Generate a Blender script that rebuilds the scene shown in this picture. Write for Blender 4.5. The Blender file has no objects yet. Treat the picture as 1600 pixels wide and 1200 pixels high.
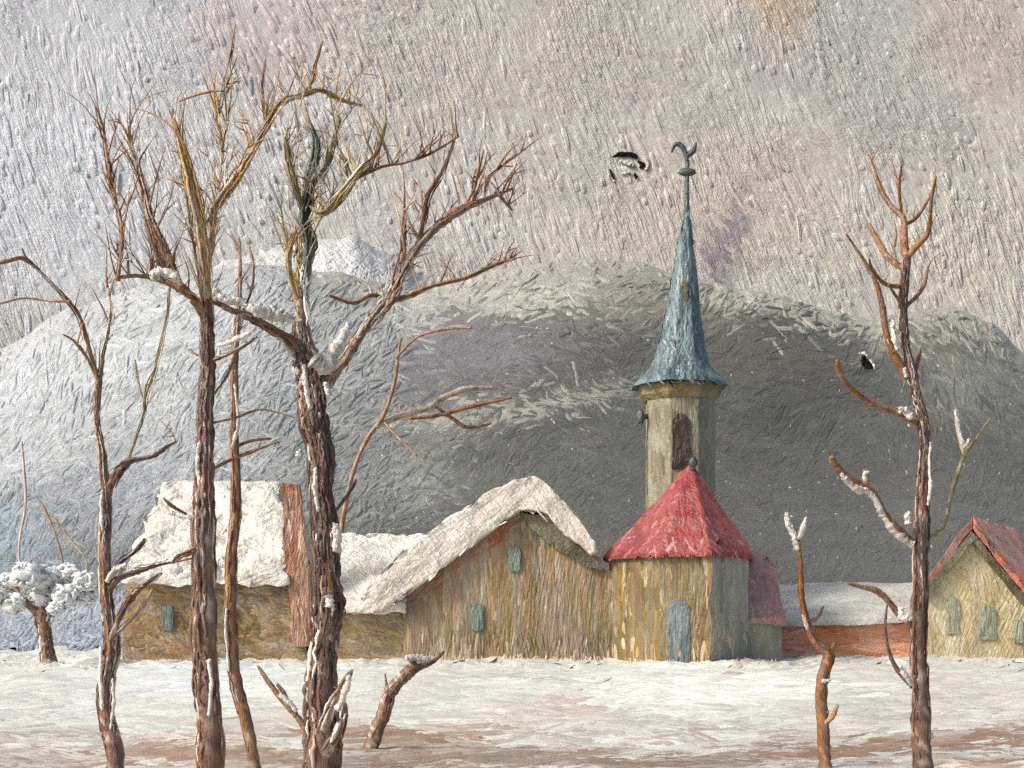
import bpy, bmesh, math, random
from mathutils import Vector, noise, Matrix
from mathutils.bvhtree import BVHTree
random.seed(7)
R = math.radians
sc = bpy.context.scene
col = sc.collection
F, CX, HZ, EYE = 2200.0, 800.0, 960.0, 1.7      # lens in photo pixels, optical centre, eye level row, eye height

def at(px, py, D):
    return Vector(((px-CX)/F*D, D, EYE+(HZ-py)/F*D))
def gnd(px, D):
    return Vector(((px-CX)/F*D, D, 0.0))
def yg(D): return HZ+EYE*F/D

# ------------------------------------------------------------------ colour
def lin(c): return tuple(((v/255)/12.92 if v/255 <= .04045 else ((v/255+.055)/1.055)**2.4) for v in c)
def mixc(a, b, t): return tuple(x+(y-x)*t for x, y in zip(a, b))
def sstep(a, b, x):
    t = max(0, min(1, (x-a)/(b-a) if b != a else float(x > a))); return t*t*(3-2*t)

# ------------------------------------------------------------------ materials: oil-paint relief in object space
def paint(name, cols=None, unit=.05, rot=(0, 0, 0), rot2=None, sc3=(1, 1, .12), bump=.8, patch=30, attr=False,
          rough=.42, spec=.5, vary=.22, grain=.35, mask=60, warp=22, streak=.35, pits=0.0, dab=.5, relief=.35, lumps=1.2):
    m = bpy.data.materials.new(name); m.use_nodes = True
    nt = m.node_tree; N = nt.nodes; L = nt.links; N.clear()
    out = N.new('ShaderNodeOutputMaterial'); b = N.new('ShaderNodeBsdfPrincipled'); L.new(b.outputs[0], out.inputs[0])
    tc = N.new('ShaderNodeTexCoord')
    def math_(op, a, bb=None, c=None, clamp=False):
        n = N.new('ShaderNodeMath'); n.operation = op; n.use_clamp = clamp
        for i, v in enumerate((a, bb, c)):
            if v is None: continue
            if isinstance(v, (int, float)): n.inputs[i].default_value = v
            else: L.new(v, n.inputs[i])
        return n.outputs[0]
    def vscale(v, s, r=(0, 0, 0)):
        n = N.new('ShaderNodeMapping'); n.vector_type = 'POINT'
        n.inputs['Scale'].default_value = s if isinstance(s, tuple) else (s, s, s); n.inputs['Rotation'].default_value = r
        L.new(v, n.inputs['Vector']); return n.outputs[0]
    def nz(v, scale=1, detail=2, ro=.55):
        n = N.new('ShaderNodeTexNoise'); n.inputs['Scale'].default_value = scale; n.inputs['Detail'].default_value = detail
        n.inputs['Roughness'].default_value = ro; L.new(v, n.inputs['Vector']); return n
    def rng(v, a, bb, c=0., d=1.):
        n = N.new('ShaderNodeMapRange'); n.inputs[1].default_value = a; n.inputs[2].default_value = bb
        n.inputs[3].default_value = c; n.inputs[4].default_value = d; L.new(v, n.inputs[0]); return n.outputs[0]
    o = tc.outputs['Object']
    base = vscale(o, 1/unit)
    # warp
    w = nz(base, 1/70., 1)
    sub = N.new('ShaderNodeVectorMath'); sub.operation = 'SUBTRACT'; L.new(w.outputs['Color'], sub.inputs[0]); sub.inputs[1].default_value = (.5, .5, .5)
    mul = N.new('ShaderNodeVectorMath'); mul.operation = 'SCALE'; L.new(sub.outputs[0], mul.inputs[0]); mul.inputs['Scale'].default_value = warp
    add = N.new('ShaderNodeVectorMath'); add.operation = 'ADD'; L.new(base, add.inputs[0]); L.new(mul.outputs[0], add.inputs[1])
    wv = add.outputs[0]
    def layer(r):
        v = vscale(vscale(wv, 1., r), sc3)
        a = rng(nz(v, 1, 2).outputs['Fac'], .32, .68)
        c = nz(v, 2.6, 2, .6).outputs['Fac']
        vo = N.new('ShaderNodeTexVoronoi'); vo.inputs['Scale'].default_value = .28; L.new(v, vo.inputs['Vector'])
        return a, c, vo
    a1, c1, v1 = layer(rot)
    vcol = v1.outputs['Color']; vd = v1.outputs['Distance']
    if rot2 is not None:
        a2, c2, v2 = layer(rot2)
        mk = rng(nz(base, 1/mask, 2).outputs['Fac'], .42, .58)
        def mx(p, q):
            n = N.new('ShaderNodeMix'); n.data_type = 'FLOAT'; L.new(mk, n.inputs[0]); L.new(p, n.inputs[2]); L.new(q, n.inputs[3]); return n.outputs[0]
        a1 = mx(a1, a2); c1 = mx(c1, c2); vd = mx(vd, v2.outputs['Distance'])
    g = nz(base, .85, 3, .65).outputs['Fac']
    lump = nz(base, .16, 2, .5).outputs['Fac']
    h = math_('MULTIPLY', a1, .55)
    h = math_('MULTIPLY_ADD', c1, .35, h)
    h = math_('MULTIPLY_ADD', g, grain*1.6, h)
    h = math_('MULTIPLY_ADD', vd, dab, h)
    h = math_('MULTIPLY_ADD', lump, lumps, h)
    ptc = rng(nz(base, 1/55., 2).outputs['Fac'], .35, .65, 1-relief, 1.)
    h = math_('MULTIPLY', h, ptc)
    if pits > 0:
        pv = N.new('ShaderNodeTexVoronoi'); pv.inputs['Scale'].default_value = .09; L.new(wv, pv.inputs['Vector'])
        hit = math_('LESS_THAN', pv.outputs['Distance'], .11)
        sp = N.new('ShaderNodeSeparateColor'); L.new(pv.outputs['Color'], sp.inputs[0])
        on = math_('LESS_THAN', sp.outputs[0], pits)
        pit = math_('MULTIPLY', hit, on)
        h = math_('MULTIPLY_ADD', pit, -1.3, h)
    bp = N.new('ShaderNodeBump'); bp.inputs['Strength'].default_value = 1.0; bp.inputs['Distance'].default_value = unit*bump
    L.new(h, bp.inputs['Height']); L.new(bp.outputs[0], b.inputs['Normal'])
    # pigment
    f = nz(base, 1/patch, 3, .6).outputs['Fac']
    f = rng(f, .3, .7)
    if attr:
        at_ = N.new('ShaderNodeVertexColor'); at_.layer_name = 'pigment'; c = at_.outputs[0]
    else:
        f2 = math_('MULTIPLY', f, 1-streak); f2 = math_('MULTIPLY_ADD', a1, streak, f2)
        rp = N.new('ShaderNodeValToRGB'); L.new(f2, rp.inputs[0])
        el = rp.color_ramp.elements
        while len(el) < len(cols): el.new(.5)
        for i, cc in enumerate(cols):
            el[i].position = i/(len(cols)-1) if len(cols) > 1 else 0; el[i].color = (*lin(cc), 1)
        c = rp.outputs[0]
    sp = N.new('ShaderNodeSeparateColor'); L.new(vcol, sp.inputs[0])
    k = rng(sp.outputs[0], 0, 1, 1-vary*.5, 1+vary*.5)
    k2 = rng(c1, .25, .75, 1-vary*.5, 1+vary*.5)
    kk = math_('MULTIPLY', k, k2)
    hs = N.new('ShaderNodeHueSaturation'); L.new(c, hs.inputs['Color']); L.new(kk, hs.inputs['Value'])
    hue = rng(sp.outputs[1], 0, 1, .5-vary*.05, .5+vary*.05); L.new(hue, hs.inputs['Hue'])
    sat = rng(sp.outputs[2], 0, 1, 1-vary*.9, 1+vary*.9); L.new(sat, hs.inputs['Saturation'])
    L.new(hs.outputs[0], b.inputs['Base Color'])
    b.inputs['Roughness'].default_value = rough; b.inputs['Specular IOR Level'].default_value = spec
    return m

PALMAT = {}
def wp(name, cols, **k):
    k.pop('streak', None); m = paint(name, attr=True, **k); PALMAT[m.name] = [lin(c) for c in cols]; return m
# ------------------------------------------------------------------ object helpers
def tag(o, label=None, cat=None, group=None, kind=None):
    if label: o['label'] = label
    if cat: o['category'] = cat
    if group: o['group'] = group
    if kind: o['kind'] = kind
    return o
def thing(name, label, cat, loc, group=None):
    o = bpy.data.objects.new(name, None); o.empty_display_size = .2; o.location = loc; col.objects.link(o)
    return tag(o, label, cat, group)
def wloc(p):
    v = Vector((0, 0, 0))
    while p: v += p.location; p = p.parent
    return v
def pal_at(pal, co, f=1.):
    a = noise.noise(Vector((co[0], co[1], co[2]*.7))*.9*f)*.9+noise.noise(Vector(co)*2.6*f)*.45+.5
    a = max(0, min(.999, a))*(len(pal)-1); k = int(a); return mixc(pal[k], pal[k+1], a-k)
def link(name, me, mat, parent=None):
    o = bpy.data.objects.new(name, me); col.objects.link(o); me.materials.append(mat)
    if mat.name in PALMAT and 'pigment' not in me.color_attributes:
        a = me.color_attributes.new('pigment', 'FLOAT_COLOR', 'POINT'); pal = PALMAT[mat.name]
        a.data.foreach_set('color', [x for v in me.vertices for x in (*pal_at(pal, v.co), 1)])
    if parent:
        w = wloc(parent); o.parent = parent
        for v in me.vertices: v.co -= w
    return o
class MB:
    def __init__(s): s.v = []; s.f = []; s.c = []
    def add(s, vs, fs):
        n = len(s.v); s.v += [tuple(x) for x in vs]; s.f += [tuple(i+n for i in f) for f in fs]
    def build(s, name, mat, parent=None, smooth=True):
        me = bpy.data.meshes.new(name); me.from_pydata(s.v, [], s.f); me.update()
        if smooth: me.polygons.foreach_set('use_smooth', [True]*len(me.polygons))
        if s.c:
            a = me.color_attributes.new('pigment', 'FLOAT_COLOR', 'POINT')
            a.data.foreach_set('color', [x for c in s.c for x in (*c, 1)])
        return link(name, me, mat, parent)
def wobble(co, amp, freq, seed=0):
    return noise.noise_vector(Vector(co)*freq+Vector((seed*7.3, seed*3.1, seed*1.7)))*amp
def bm_out(bm, name, mat, parent, maxlen, amp, freq, smooth=False):
    bmesh.ops.recalc_face_normals(bm, faces=bm.faces[:])
    bmesh.ops.triangulate(bm, faces=bm.faces[:])
    for _ in range(7):
        es = [e for e in bm.edges if e.calc_length() > maxlen]
        if not es or len(bm.faces) > 30000: break
        bmesh.ops.subdivide_edges(bm, edges=es, cuts=1)
        bmesh.ops.triangulate(bm, faces=[f for f in bm.faces if len(f.verts) > 3])
    for v in bm.verts:
        v.co += wobble(v.co, amp, freq) + wobble(v.co, amp*.5, freq*3, 3)
    me = bpy.data.meshes.new(name); bm.to_mesh(me); bm.free()
    if smooth: me.polygons.foreach_set('use_smooth', [True]*len(me.polygons))
    return link(name, me, mat, parent)
def solid(name, mat, parent, front, back, maxlen=.35, amp=.035, freq=1.2, bevel=0, smooth=False):
    """closed prism between two matching loops of points"""
    bm = bmesh.new(); n = len(front)
    a = [bm.verts.new(p) for p in front]; b = [bm.verts.new(p) for p in back]
    bm.faces.new(a); bm.faces.new(b[::-1])
    for i in range(n):
        j = (i+1) % n; bm.faces.new((a[j], a[i], b[i], b[j]))
    if bevel:
        bmesh.ops.recalc_face_normals(bm, faces=bm.faces[:])
        bmesh.ops.bevel(bm, geom=bm.edges[:], offset=bevel, segments=3, profile=.6, affect='EDGES', clamp_overlap=True)
    return bm_out(bm, name, mat, parent, maxlen, amp, freq, smooth)
def gable(name, mat, parent, pts, D0, D1, **k):
    """outline given in photo pixels at distance D0, run straight back to D1"""
    f = [at(x, y, D0) for x, y in pts]
    for v in f: v.z = max(v.z, -.15)
    b = [Vector((v.x, D1, v.z)) for v in f]
    return solid(name, mat, parent, f, b, **k)
def slab(name, mat, parent, quad, thick, **k):
    """roof plane of four corners with thickness straight up"""
    up = Vector((0, 0, thick)); return solid(name, mat, parent, [q+up for q in quad], quad, **k)

def smooth_path(P, n):
    """Catmull-Rom through control points (Vector, radius)"""
    out = []
    m = len(P)
    for i in range(m-1):
        p0 = P[max(i-1, 0)]; p1 = P[i]; p2 = P[i+1]; p3 = P[min(i+2, m-1)]
        for k in range(n):
            t = k/n; t2 = t*t; t3 = t2*t
            q = .5*((2*p1[0])+(p2[0]-p0[0])*t+(2*p0[0]-5*p1[0]+4*p2[0]-p3[0])*t2+(3*p1[0]-p0[0]-3*p2[0]+p3[0])*t3)
            out.append((q, p1[1]+(p2[1]-p1[1])*t))
    out.append(P[-1]); return out
def tube(mb, path, sides=8, rough=.18, ph=0, wob=0., seed=0, pal=None):
    n = len(path)
    if n < 2: return
    rings = []
    for i, (p, r) in enumerate(path):
        d = (path[min(i+1, n-1)][0]-path[max(i-1, 0)][0])
        if d.length < 1e-6: d = Vector((0, 0, 1))
        d.normalize()
        s = d.cross(Vector((0, 1, 0)))
        if s.length < 1e-3: s = Vector((1, 0, 0))
        s.normalize(); t = s.cross(d)
        ring = []
        for k in range(sides):
            a = 2*math.pi*k/sides+ph
            q = p+(s*math.cos(a)+t*math.sin(a))*r
            rr = 1+rough*(noise.noise(q*(1.1/max(r, .004))*.9+Vector((seed, 0, 0)))+.6*noise.noise(q*(2.6/max(r, .004))))
            ring.append(p+(s*math.cos(a)+t*math.sin(a))*r*rr)
        rings.append(ring)
    vs = [v for r_ in rings for v in r_]; fs = []
    if pal is not None:
        if isinstance(pal, list):
            for i, v in enumerate(vs):
                r = max(path[i//sides][1], .004)
                a = noise.noise(Vector((v.x, v.y, v.z*.22))*(.9/r)+Vector((seed, 3, 1)))*.9+noise.noise(Vector((v.x, v.y, v.z*.5))*(2.6/r))*.5+.5
                a = max(0, min(.999, a))*(len(pal)-1); k = int(a)
                mb.c.append(mixc(pal[k], pal[k+1], a-k))
        else: mb.c += [pal]*len(vs)
    for i in range(n-1):
        for k in range(sides):
            k2 = (k+1) % sides
            fs.append((i*sides+k, i*sides+k2, (i+1)*sides+k2, (i+1)*sides+k))
    fs.append(tuple(range(sides))[::-1]); fs.append(tuple((n-1)*sides+k for k in range(sides)))
    mb.add(vs, fs)
def blob(mb, c, rx, ry, rz, seed=0, rough=.35, u=10, v=7):
    vs = []; fs = []
    for i in range(v+1):
        th = math.pi*i/v
        for j in range(u):
            ph = 2*math.pi*j/u
            d = Vector((math.sin(th)*math.cos(ph), math.sin(th)*math.sin(ph), math.cos(th)))
            k = 1+rough*noise.noise(d*1.7+Vector((seed*3.7, seed, 0)))+rough*.5*noise.noise(d*4+Vector((0, seed*2.1, 0)))
            vs.append(Vector((c[0]+d.x*rx*k, c[1]+d.y*ry*k, c[2]+d.z*rz*k)))
    for i in range(v):
        for j in range(u):
            fs.append((i*u+j, i*u+(j+1) % u, (i+1)*u+(j+1) % u, (i+1)*u+j))
    mb.add(vs, fs)
def dab(mb, surf, px, py, ang, ln, wd, th, colr, rr, ns=6, nw=6, curve=0.):
    """one loaded brush stroke lying on a surface: bristle ridges across, tapered ends; surf(px, py, lift) -> point"""
    ca, sa = math.cos(ang), math.sin(ang); n0 = len(mb.v)
    br = [rr.uniform(.25, 1.) for _ in range(nw+1)]; br[0] = br[-1] = 0
    cv = [rr.uniform(-.05, .05) for _ in range(nw+1)]
    for i in range(ns+1):
        t = i/ns; l = (t-.5)*ln; env = min(1, 4.5*t, 3.2*(1-t)+.05)
        for k in range(nw+1):
            q = (k/nw-.5)*wd*(.55+.45*env)+curve*l*l/ln
            l2 = l+(rr.uniform(-.07, .07)*ln if i in (0, ns) else 0)
            h = th*br[k]*env-(.35*th if k in (0, nw) or i in (0, ns) else 0)
            mb.v.append(tuple(surf(px+l2*ca-q*sa, py+l2*sa+q*ca, h)))
            e = 1+cv[k]; mb.c.append((colr[0]*e, colr[1]*e, colr[2]*e))
    w = nw+1
    for i in range(ns):
        for k in range(nw):
            a = n0+i*w+k; mb.f.append((a, a+1, a+w+1, a+w))
def vary(c, rr, a=.06, b=.02):
    k = 1+rr.uniform(-a, a); return tuple(max(.004, x*k*(1+rr.uniform(-b, b))) for x in c)

# ------------------------------------------------------------------ paint fields for sky, hills, ground
def blend(fields, px, py, base, seed=0, wig=40, freq=.012):
    """soft-edged patches of pigment: (cx, cy, rx, ry, tilt_deg, colour, strength)"""
    n = noise.noise_vector(Vector((px*freq, py*freq, seed)))
    n2 = noise.noise_vector(Vector((px*freq*4, py*freq*4, seed+9)))
    x = px+n.x*wig+n2.x*wig*.4; y = py+n.y*wig+n2.y*wig*.4
    c = base
    for cx, cy, rx, ry, tl, cc, s in fields:
        a = R(tl); dx = x-cx; dy = y-cy
        u = (dx*math.cos(a)+dy*math.sin(a))/rx; v = (-dx*math.sin(a)+dy*math.cos(a))/ry
        d = math.sqrt(u*u+v*v)
        t = s*(1-sstep(.45, 1.15, d))
        if t > 0: c = mixc(c, cc, t)
    return c
L_ = lin
def interp(P, x):
    if x <= P[0][0]: return P[0][1]
    for (a, b), (c, d) in zip(P, P[1:]):
        if x <= c: return b+(d-b)*(sstep(a, c, x)*.5+.5*(x-a)/(c-a))
    return P[-1][1]

# --- sky backdrop
SKYD = 900.0
u = SKYD/F
sky_fields = [
    (150, 120, 460, 330, 0, L_((203, 203, 209)), .8), (60, 330, 260, 190, 0, L_((212, 213, 218)), .85),  # left side paler and cooler: glare put into the sky colour
    (430, 60, 170, 90, -20, L_((196, 182, 180)), .8), (700, 110, 240, 130, 10, L_((192, 183, 177)), .7),
    (950, 60, 180, 90, 20, L_((184, 176, 170)), .7), (1130, 330, 190, 130, 0, L_((198, 182, 172)), .75),
    (850, 330, 220, 120, 0, L_((196, 188, 182)), .7), (1230, 20, 60, 50, 50, L_((196, 170, 146)), .8),
    (1330, 40, 130, 70, 30, L_((178, 178, 174)), .8), (1230, 110, 130, 50, 40, L_((176, 170, 167)), .8),
    (1420, 180, 160, 70, 40, L_((178, 174, 171)), .8), (1540, 80, 120, 80, 40, L_((186, 172, 166)), .7),
    (1540, 300, 140, 120, 0, L_((194, 187, 178)), .7), (1250, 400, 150, 80, 0, L_((198, 192, 180)), .8),
    (1460, 420, 160, 70, 10, L_((198, 190, 178)), .8), (1142, 370, 30, 105, 4, L_((146, 137, 142)), 1.),
    (1160, 410, 40, 35, 0, L_((160, 152, 152)), .6), (1500, 20, 60, 30, 0, L_((178, 170, 160)), .5),
    (620, 330, 200, 120, 0, L_((198, 194, 190)), .6), (320, 250, 200, 150, 0, L_((200, 196, 194)), .6)]
mb = MB(); NX, NY = 330, 150
for j in range(NY+1):
    for i in range(NX+1):
        px = -1700+5000*i/NX; py = 1050-2250*j/NY
        p = at(px, py, SKYD); p.y += -(px-800)**2/F*u*.05
        mb.v.append(tuple(p))
        mb.c.append(tuple(v*m for v, m in zip(blend(sky_fields, px, py, L_((192, 186, 180)), 1, 55), (1.02, 1.06, 1.03))))
for j in range(NY):
    for i in range(NX):
        a = j*(NX+1)+i; mb.f.append((a, a+1, a+NX+2, a+NX+1))
rr = random.Random(11)
def sky_surf(px, py, h):
    p = at(px, py, SKYD); p.y += -(px-800)**2/F*u*.05-h*u-.02; return p
for _ in range(9000):
    px = rr.uniform(-350, 1950); py = rr.uniform(-330, 560)
    n = noise.noise(Vector((px*.003, py*.003, 3)))
    ang = R(62-14*sstep(900, 1600, px)*sstep(500, 0, py)+20*n+rr.gauss(0, 9))
    k = .45+.75*max(0, .5+noise.noise(Vector((px*.006, py*.006, 8))))
    if py > 250: k *= 1.25
    c = blend(sky_fields, px+rr.gauss(0, 16), py+rr.gauss(0, 16), L_((192, 186, 180)), 1, 45)
    dab(mb, sky_surf, px, py, ang, rr.choice((rr.uniform(12, 34), rr.uniform(16, 40), rr.uniform(30, 70))), rr.uniform(5, 11), 1.75*k*rr.uniform(.3, 1.2)*(1.25 if px < 650 else 1), vary((c[0]*1.06, c[1]*1.07, c[2]*1.06), rr, .06, .02), rr, 5, 6, rr.uniform(-.1, .1))
m_sky = paint('sky_paint', unit=2.9*u, rot=(0, R(24), 0), rot2=(0, R(34), 0), sc3=(1, .3, .13), bump=1.0, attr=True, vary=.06, rough=.45, pits=.18, mask=40, warp=30, grain=.3, relief=.6, lumps=.45)
tag(mb.build('sky', m_sky), 'pale pinkish grey winter sky with slanting strokes', kind='structure')

# --- hills
ridge = [(-900, 760), (-300, 640), (0, 545), (110, 480), (250, 440), (380, 412), (520, 425), (640, 452), (800, 418), (900, 404), (985, 408), (1090, 436),
         (1200, 458), (1300, 486), (1370, 500), (1430, 484), (1490, 480), (1550, 506), (1610, 560), (1900, 640), (2600, 760)]
hill_fields = [
    # light snowy left flank
    (170, 620, 540, 270, -8, L_((198, 200, 201)), .97), (60, 520, 220, 120, -30, L_((210, 212, 214)), .9), (340, 570, 290, 180, 0, L_((204, 206, 205)), .9), (220, 690, 220, 80, -12, L_((192, 194, 194)), .8),
    (430, 640, 190, 100, -20, L_((188, 190, 188)), .8), (110, 790, 200, 70, -20, L_((172, 175, 180)), .75), (560, 560, 130, 120, 0, L_((180, 181, 176)), .8),
    (60, 830, 120, 80, 0, L_((150, 155, 160)), .7), (60, 980, 200, 90, 0, L_((190, 197, 206)), .9), (170, 960, 80, 70, 0, L_((184, 190, 200)), .8), (10, 850, 40, 60, 0, L_((166, 186, 196)), .7),
    (640, 470, 180, 70, -8, L_((192, 193, 188)), .8), (860, 440, 240, 45, -2, L_((198, 196, 182)), .9), (1000, 450, 110, 50, 8, L_((165, 160, 146)), .85),
    (760, 545, 160, 55, -8, L_((136, 134, 137)), .85), (660, 600, 90, 45, -18, L_((122, 121, 124)), .8), (950, 540, 70, 50, 20, L_((96, 94, 92)), .9),
    (960, 500, 110, 30, 0, L_((140, 138, 128)), .6),
    (760, 640, 240, 20, -11, L_((176, 174, 164)), .85), (900, 622, 110, 14, -10, L_((176, 172, 160)), .7), (640, 655, 90, 14, -20, L_((196, 186, 172)), .8),
    (700, 735, 220, 60, -10, L_((116, 117, 111)), .75), (820, 690, 200, 26, -14, L_((88, 89, 84)), .85), (550, 720, 170, 130, 0, L_((166, 168, 163)), .85),
    (620, 700, 120, 30, -15, L_((128, 128, 122)), .6),
    # dark slope right of the tower
    (1270, 650, 250, 130, 10, L_((88, 90, 83)), .9), (1210, 548, 130, 55, 20, L_((96, 95, 82)), .75), (1180, 760, 170, 130, 0, L_((100, 100, 98)), .8),
    (1350, 740, 170, 130, 0, L_((96, 97, 95)), .85), (1240, 625, 120, 40, -25, L_((70, 70, 64)), .85), (1330, 850, 200, 70, 0, L_((104, 106, 103)), .8),
    (1180, 470, 130, 22, 12, L_((206, 198, 176)), .95), (1300, 495, 110, 15, 8, L_((178, 172, 156)), .9), (1380, 515, 70, 34, 0, L_((160, 158, 146)), .8), (1050, 490, 150, 28, 4, L_((150, 148, 134)), .6),
    # lighter hill on the right
    (1500, 570, 95, 75, 40, L_((138, 140, 130)), .9), (1470, 535, 50, 25, 0, L_((104, 106, 98)), .7), (1530, 515, 110, 22, 35, L_((180, 176, 164)), .85), (1570, 620, 80, 40, 35, L_((156, 156, 146)), .8),
    (1560, 690, 130, 24, 6, L_((78, 79, 80)), .85), (1520, 760, 150, 60, 0, L_((104, 105, 103)), .8), (1700, 700, 200, 200, 0, L_((110, 110, 106)), .7)]
def ridge_y(px): return interp(ridge, px)+4*noise.noise(Vector((px*.035, 2.2, 0)))+2.5*noise.noise(Vector((px*.1, 5.2, 0)))
def ridge_s(px): return sum(interp(ridge, px+d) for d in (-60, -30, 0, 30, 60))/5
def hill_surf(px, py, h=0.):
    yw = ridge_y(px); yr = ridge_s(px); y0 = yg(64)
    k = 1-sstep(0, 60, py-yw); py = py-(yw-yr)*k      # the crest's own bumps fade out downhill
    t = max(0., min(1., (py-y0)/(yr-y0)))**(1/.72); D = 64+300*t
    p = at(px, max(yr, min(y0, py))+(yw-yr)*k, D)
    am = 1.6*math.sin(math.pi*min(1, t))
    p.z += am*noise.noise(Vector((p.x*.03, t*6, 1)))+am*.35*noise.noise(Vector((p.x*.1, t*16, 4)))
    q = D/F*h; p.y -= q*.8; p.z += q*.6
    return p
def hill_col(px, py):
    c = blend(hill_fields, px, py, L_((104, 105, 101)), 3, 26, .016)
    e = py-ridge_y(px)
    edge = 1-sstep(2, 52+34*noise.noise(Vector((px*.02, 1, 1))), e)
    snow = L_((190, 187, 176)) if px > 480 else L_((198, 198, 198))
    c = mixc(c, snow, .85*edge)
    return (.93*c[0]**1.28, .937*c[1]**1.28, .915*c[2]**1.28)
mb = MB(); NX, NY, NB = 420, 150, 12
for j in range(NY+NB+1):
    for i in range(NX+1):
        px = -800+3200*i/NX; yr = ridge_y(px)
        if j <= NY:
            t = j/NY; py = yg(64)+(yr-yg(64))*(t**.72); p = hill_surf(px, py)
            if j == NY: p = at(px, yr, 364)
        else:
            t = (j-NY)/NB; D = 364+120*t; py = yr+.5
            p = at(px, yr, 364); p.x = (px-CX)/F*D; p.y = D; p.z *= (1-t*t*1.02)
        if j == 0: p.z = -.4
        mb.v.append(tuple(p)); mb.c.append(hill_col(px, py))
for j in range(NY+NB):
    for i in range(NX):
        a = j*(NX+1)+i; mb.f.append((a, a+1, a+NX+2, a+NX+1))
rr = random.Random(14)
for _ in range(700):                                   # pale paint dots: glints on the slope put in as colour
    px = rr.uniform(-200, 1800); y = ridge_y(px); py = y+20+rr.random()*(990-y)
    dab(mb, hill_surf, px, py, rr.uniform(0, 3.1), rr.uniform(2, 7), rr.uniform(1.5, 3), 2.5, vary(L_((178, 177, 170)), rr, .25), rr, 3, 3)
rr = random.Random(12)
for _ in range(21000):
    px = rr.uniform(-350, 1950); y = ridge_y(px); py = y+rr.random()**1.0*(1016-y)+3
    n = noise.noise(Vector((px*.006, py*.006, 3)))
    if px < 620: ang = R(-38+40*n)
    elif px > 1380 and py < 720: ang = R(48+25*n)
    else: ang = R(-14+70*n)
    e = py-y; ln = rr.uniform(12, 46)
    if e < 18: ang = math.atan2(ridge_y(px+20)-ridge_y(px-20), 40)+R(rr.uniform(-30, 30)); ln = rr.uniform(9, 24)
    ang += R(rr.gauss(0, 24))
    th = (3.6 if px < 640 or e < 50 else 1.9)*rr.uniform(.25, 1.4)
    dab(mb, hill_surf, px, py, ang, ln, rr.uniform(3, 8.5), th*.8, vary(hill_col(px+rr.gauss(0, 34), max(ridge_y(px)+1, py+rr.gauss(0, 17))), rr, .17 if e > 40 else .1, .03), rr, 5, 4, rr.uniform(-.25, .25))
hu = 200/F
m_hill = paint('hill_paint', unit=3.6*hu, rot=(0, R(-48), 0), rot2=(0, R(-68), 0), sc3=(1, .25, .13), bump=1.1, attr=True, vary=.2, rough=.34, mask=70, warp=40, grain=.9, pits=.2, relief=.5)
tag(mb.build('hills', m_hill), 'dark wooded hillside with snow along its crest', kind='structure')

# --- far peak behind the trees
pk = [(300, 430), (380, 405), (430, 392), (480, 382), (520, 377), (555, 378), (590, 392), (625, 412), (660, 438), (720, 470), (800, 520)]
mb = MB(); NX, NY = 110, 40
for j in range(NY+1):
    for i in range(NX+1):
        px = 300+500*i/NX; yr = interp(pk, px)+4*noise.noise(Vector((px*.05, 0, 3)))
        t = j/NY; s = 1-abs(2*t-1); D = 430+170*t
        top = at(px, yr, 515); yy = top.z*math.sin(s*math.pi/2)**.7
        p = Vector(((px-CX)/F*D, D, yy+2*noise.noise(Vector((px*.02, t*6, 0)))*s))
        mb.v.append(tuple(p))
        py = HZ-(p.z-EYE)/D*F
        mb.c.append(blend([(600, 405, 60, 32, 38, L_((160, 157, 161)), .7), (510, 420, 70, 50, 0, L_((196, 195, 192)), .7)], px, py, L_((184, 184, 180)), 5, 20, .03))
for j in range(NY):
    for i in range(NX):
        a = j*(NX+1)+i; mb.f.append((a, a+1, a+NX+2, a+NX+1))
def peak_surf(px, py, h):
    d = Vector(((px-CX)/F, 1, (HZ-py)/F)); hit, nm, _, _ = ptree.ray_cast(Vector((0, 0, EYE)), d.normalized())
    if hit is None: hit = at(px, py, 515); nm = Vector((0, -.7, .7))
    return hit+nm*(h*hit.y/F)
ptree = BVHTree.FromPolygons([Vector(v) for v in mb.v], mb.f); rr = random.Random(17)
for _ in range(700):
    px = rr.uniform(330, 760); y = interp(pk, px); py = y+3+rr.random()*70
    c = blend([(605, 405, 50, 28, 38, L_((160, 157, 161)), .7), (510, 420, 70, 50, 0, L_((196, 195, 192)), .7)], px, py, L_((184, 184, 180)), 5, 20, .03)
    dab(mb, peak_surf, px, py, R(rr.choice((-35, 40))+rr.uniform(-20, 20)), rr.uniform(16, 44), rr.uniform(5, 11), 2.4*rr.uniform(.4, 1.2), vary(c, rr, .1, .02), rr, 5, 5)
m_peak = paint('peak_paint', unit=4.5*.22, rot=(0, R(-30), 0), rot2=(0, R(40), 0), sc3=(1, .3, .2), bump=.7, attr=True, vary=.1, rough=.42, grain=.5)
tag(mb.build('mountain', m_peak), 'rounded snowy peak behind the bare trees', kind='structure')

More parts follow.
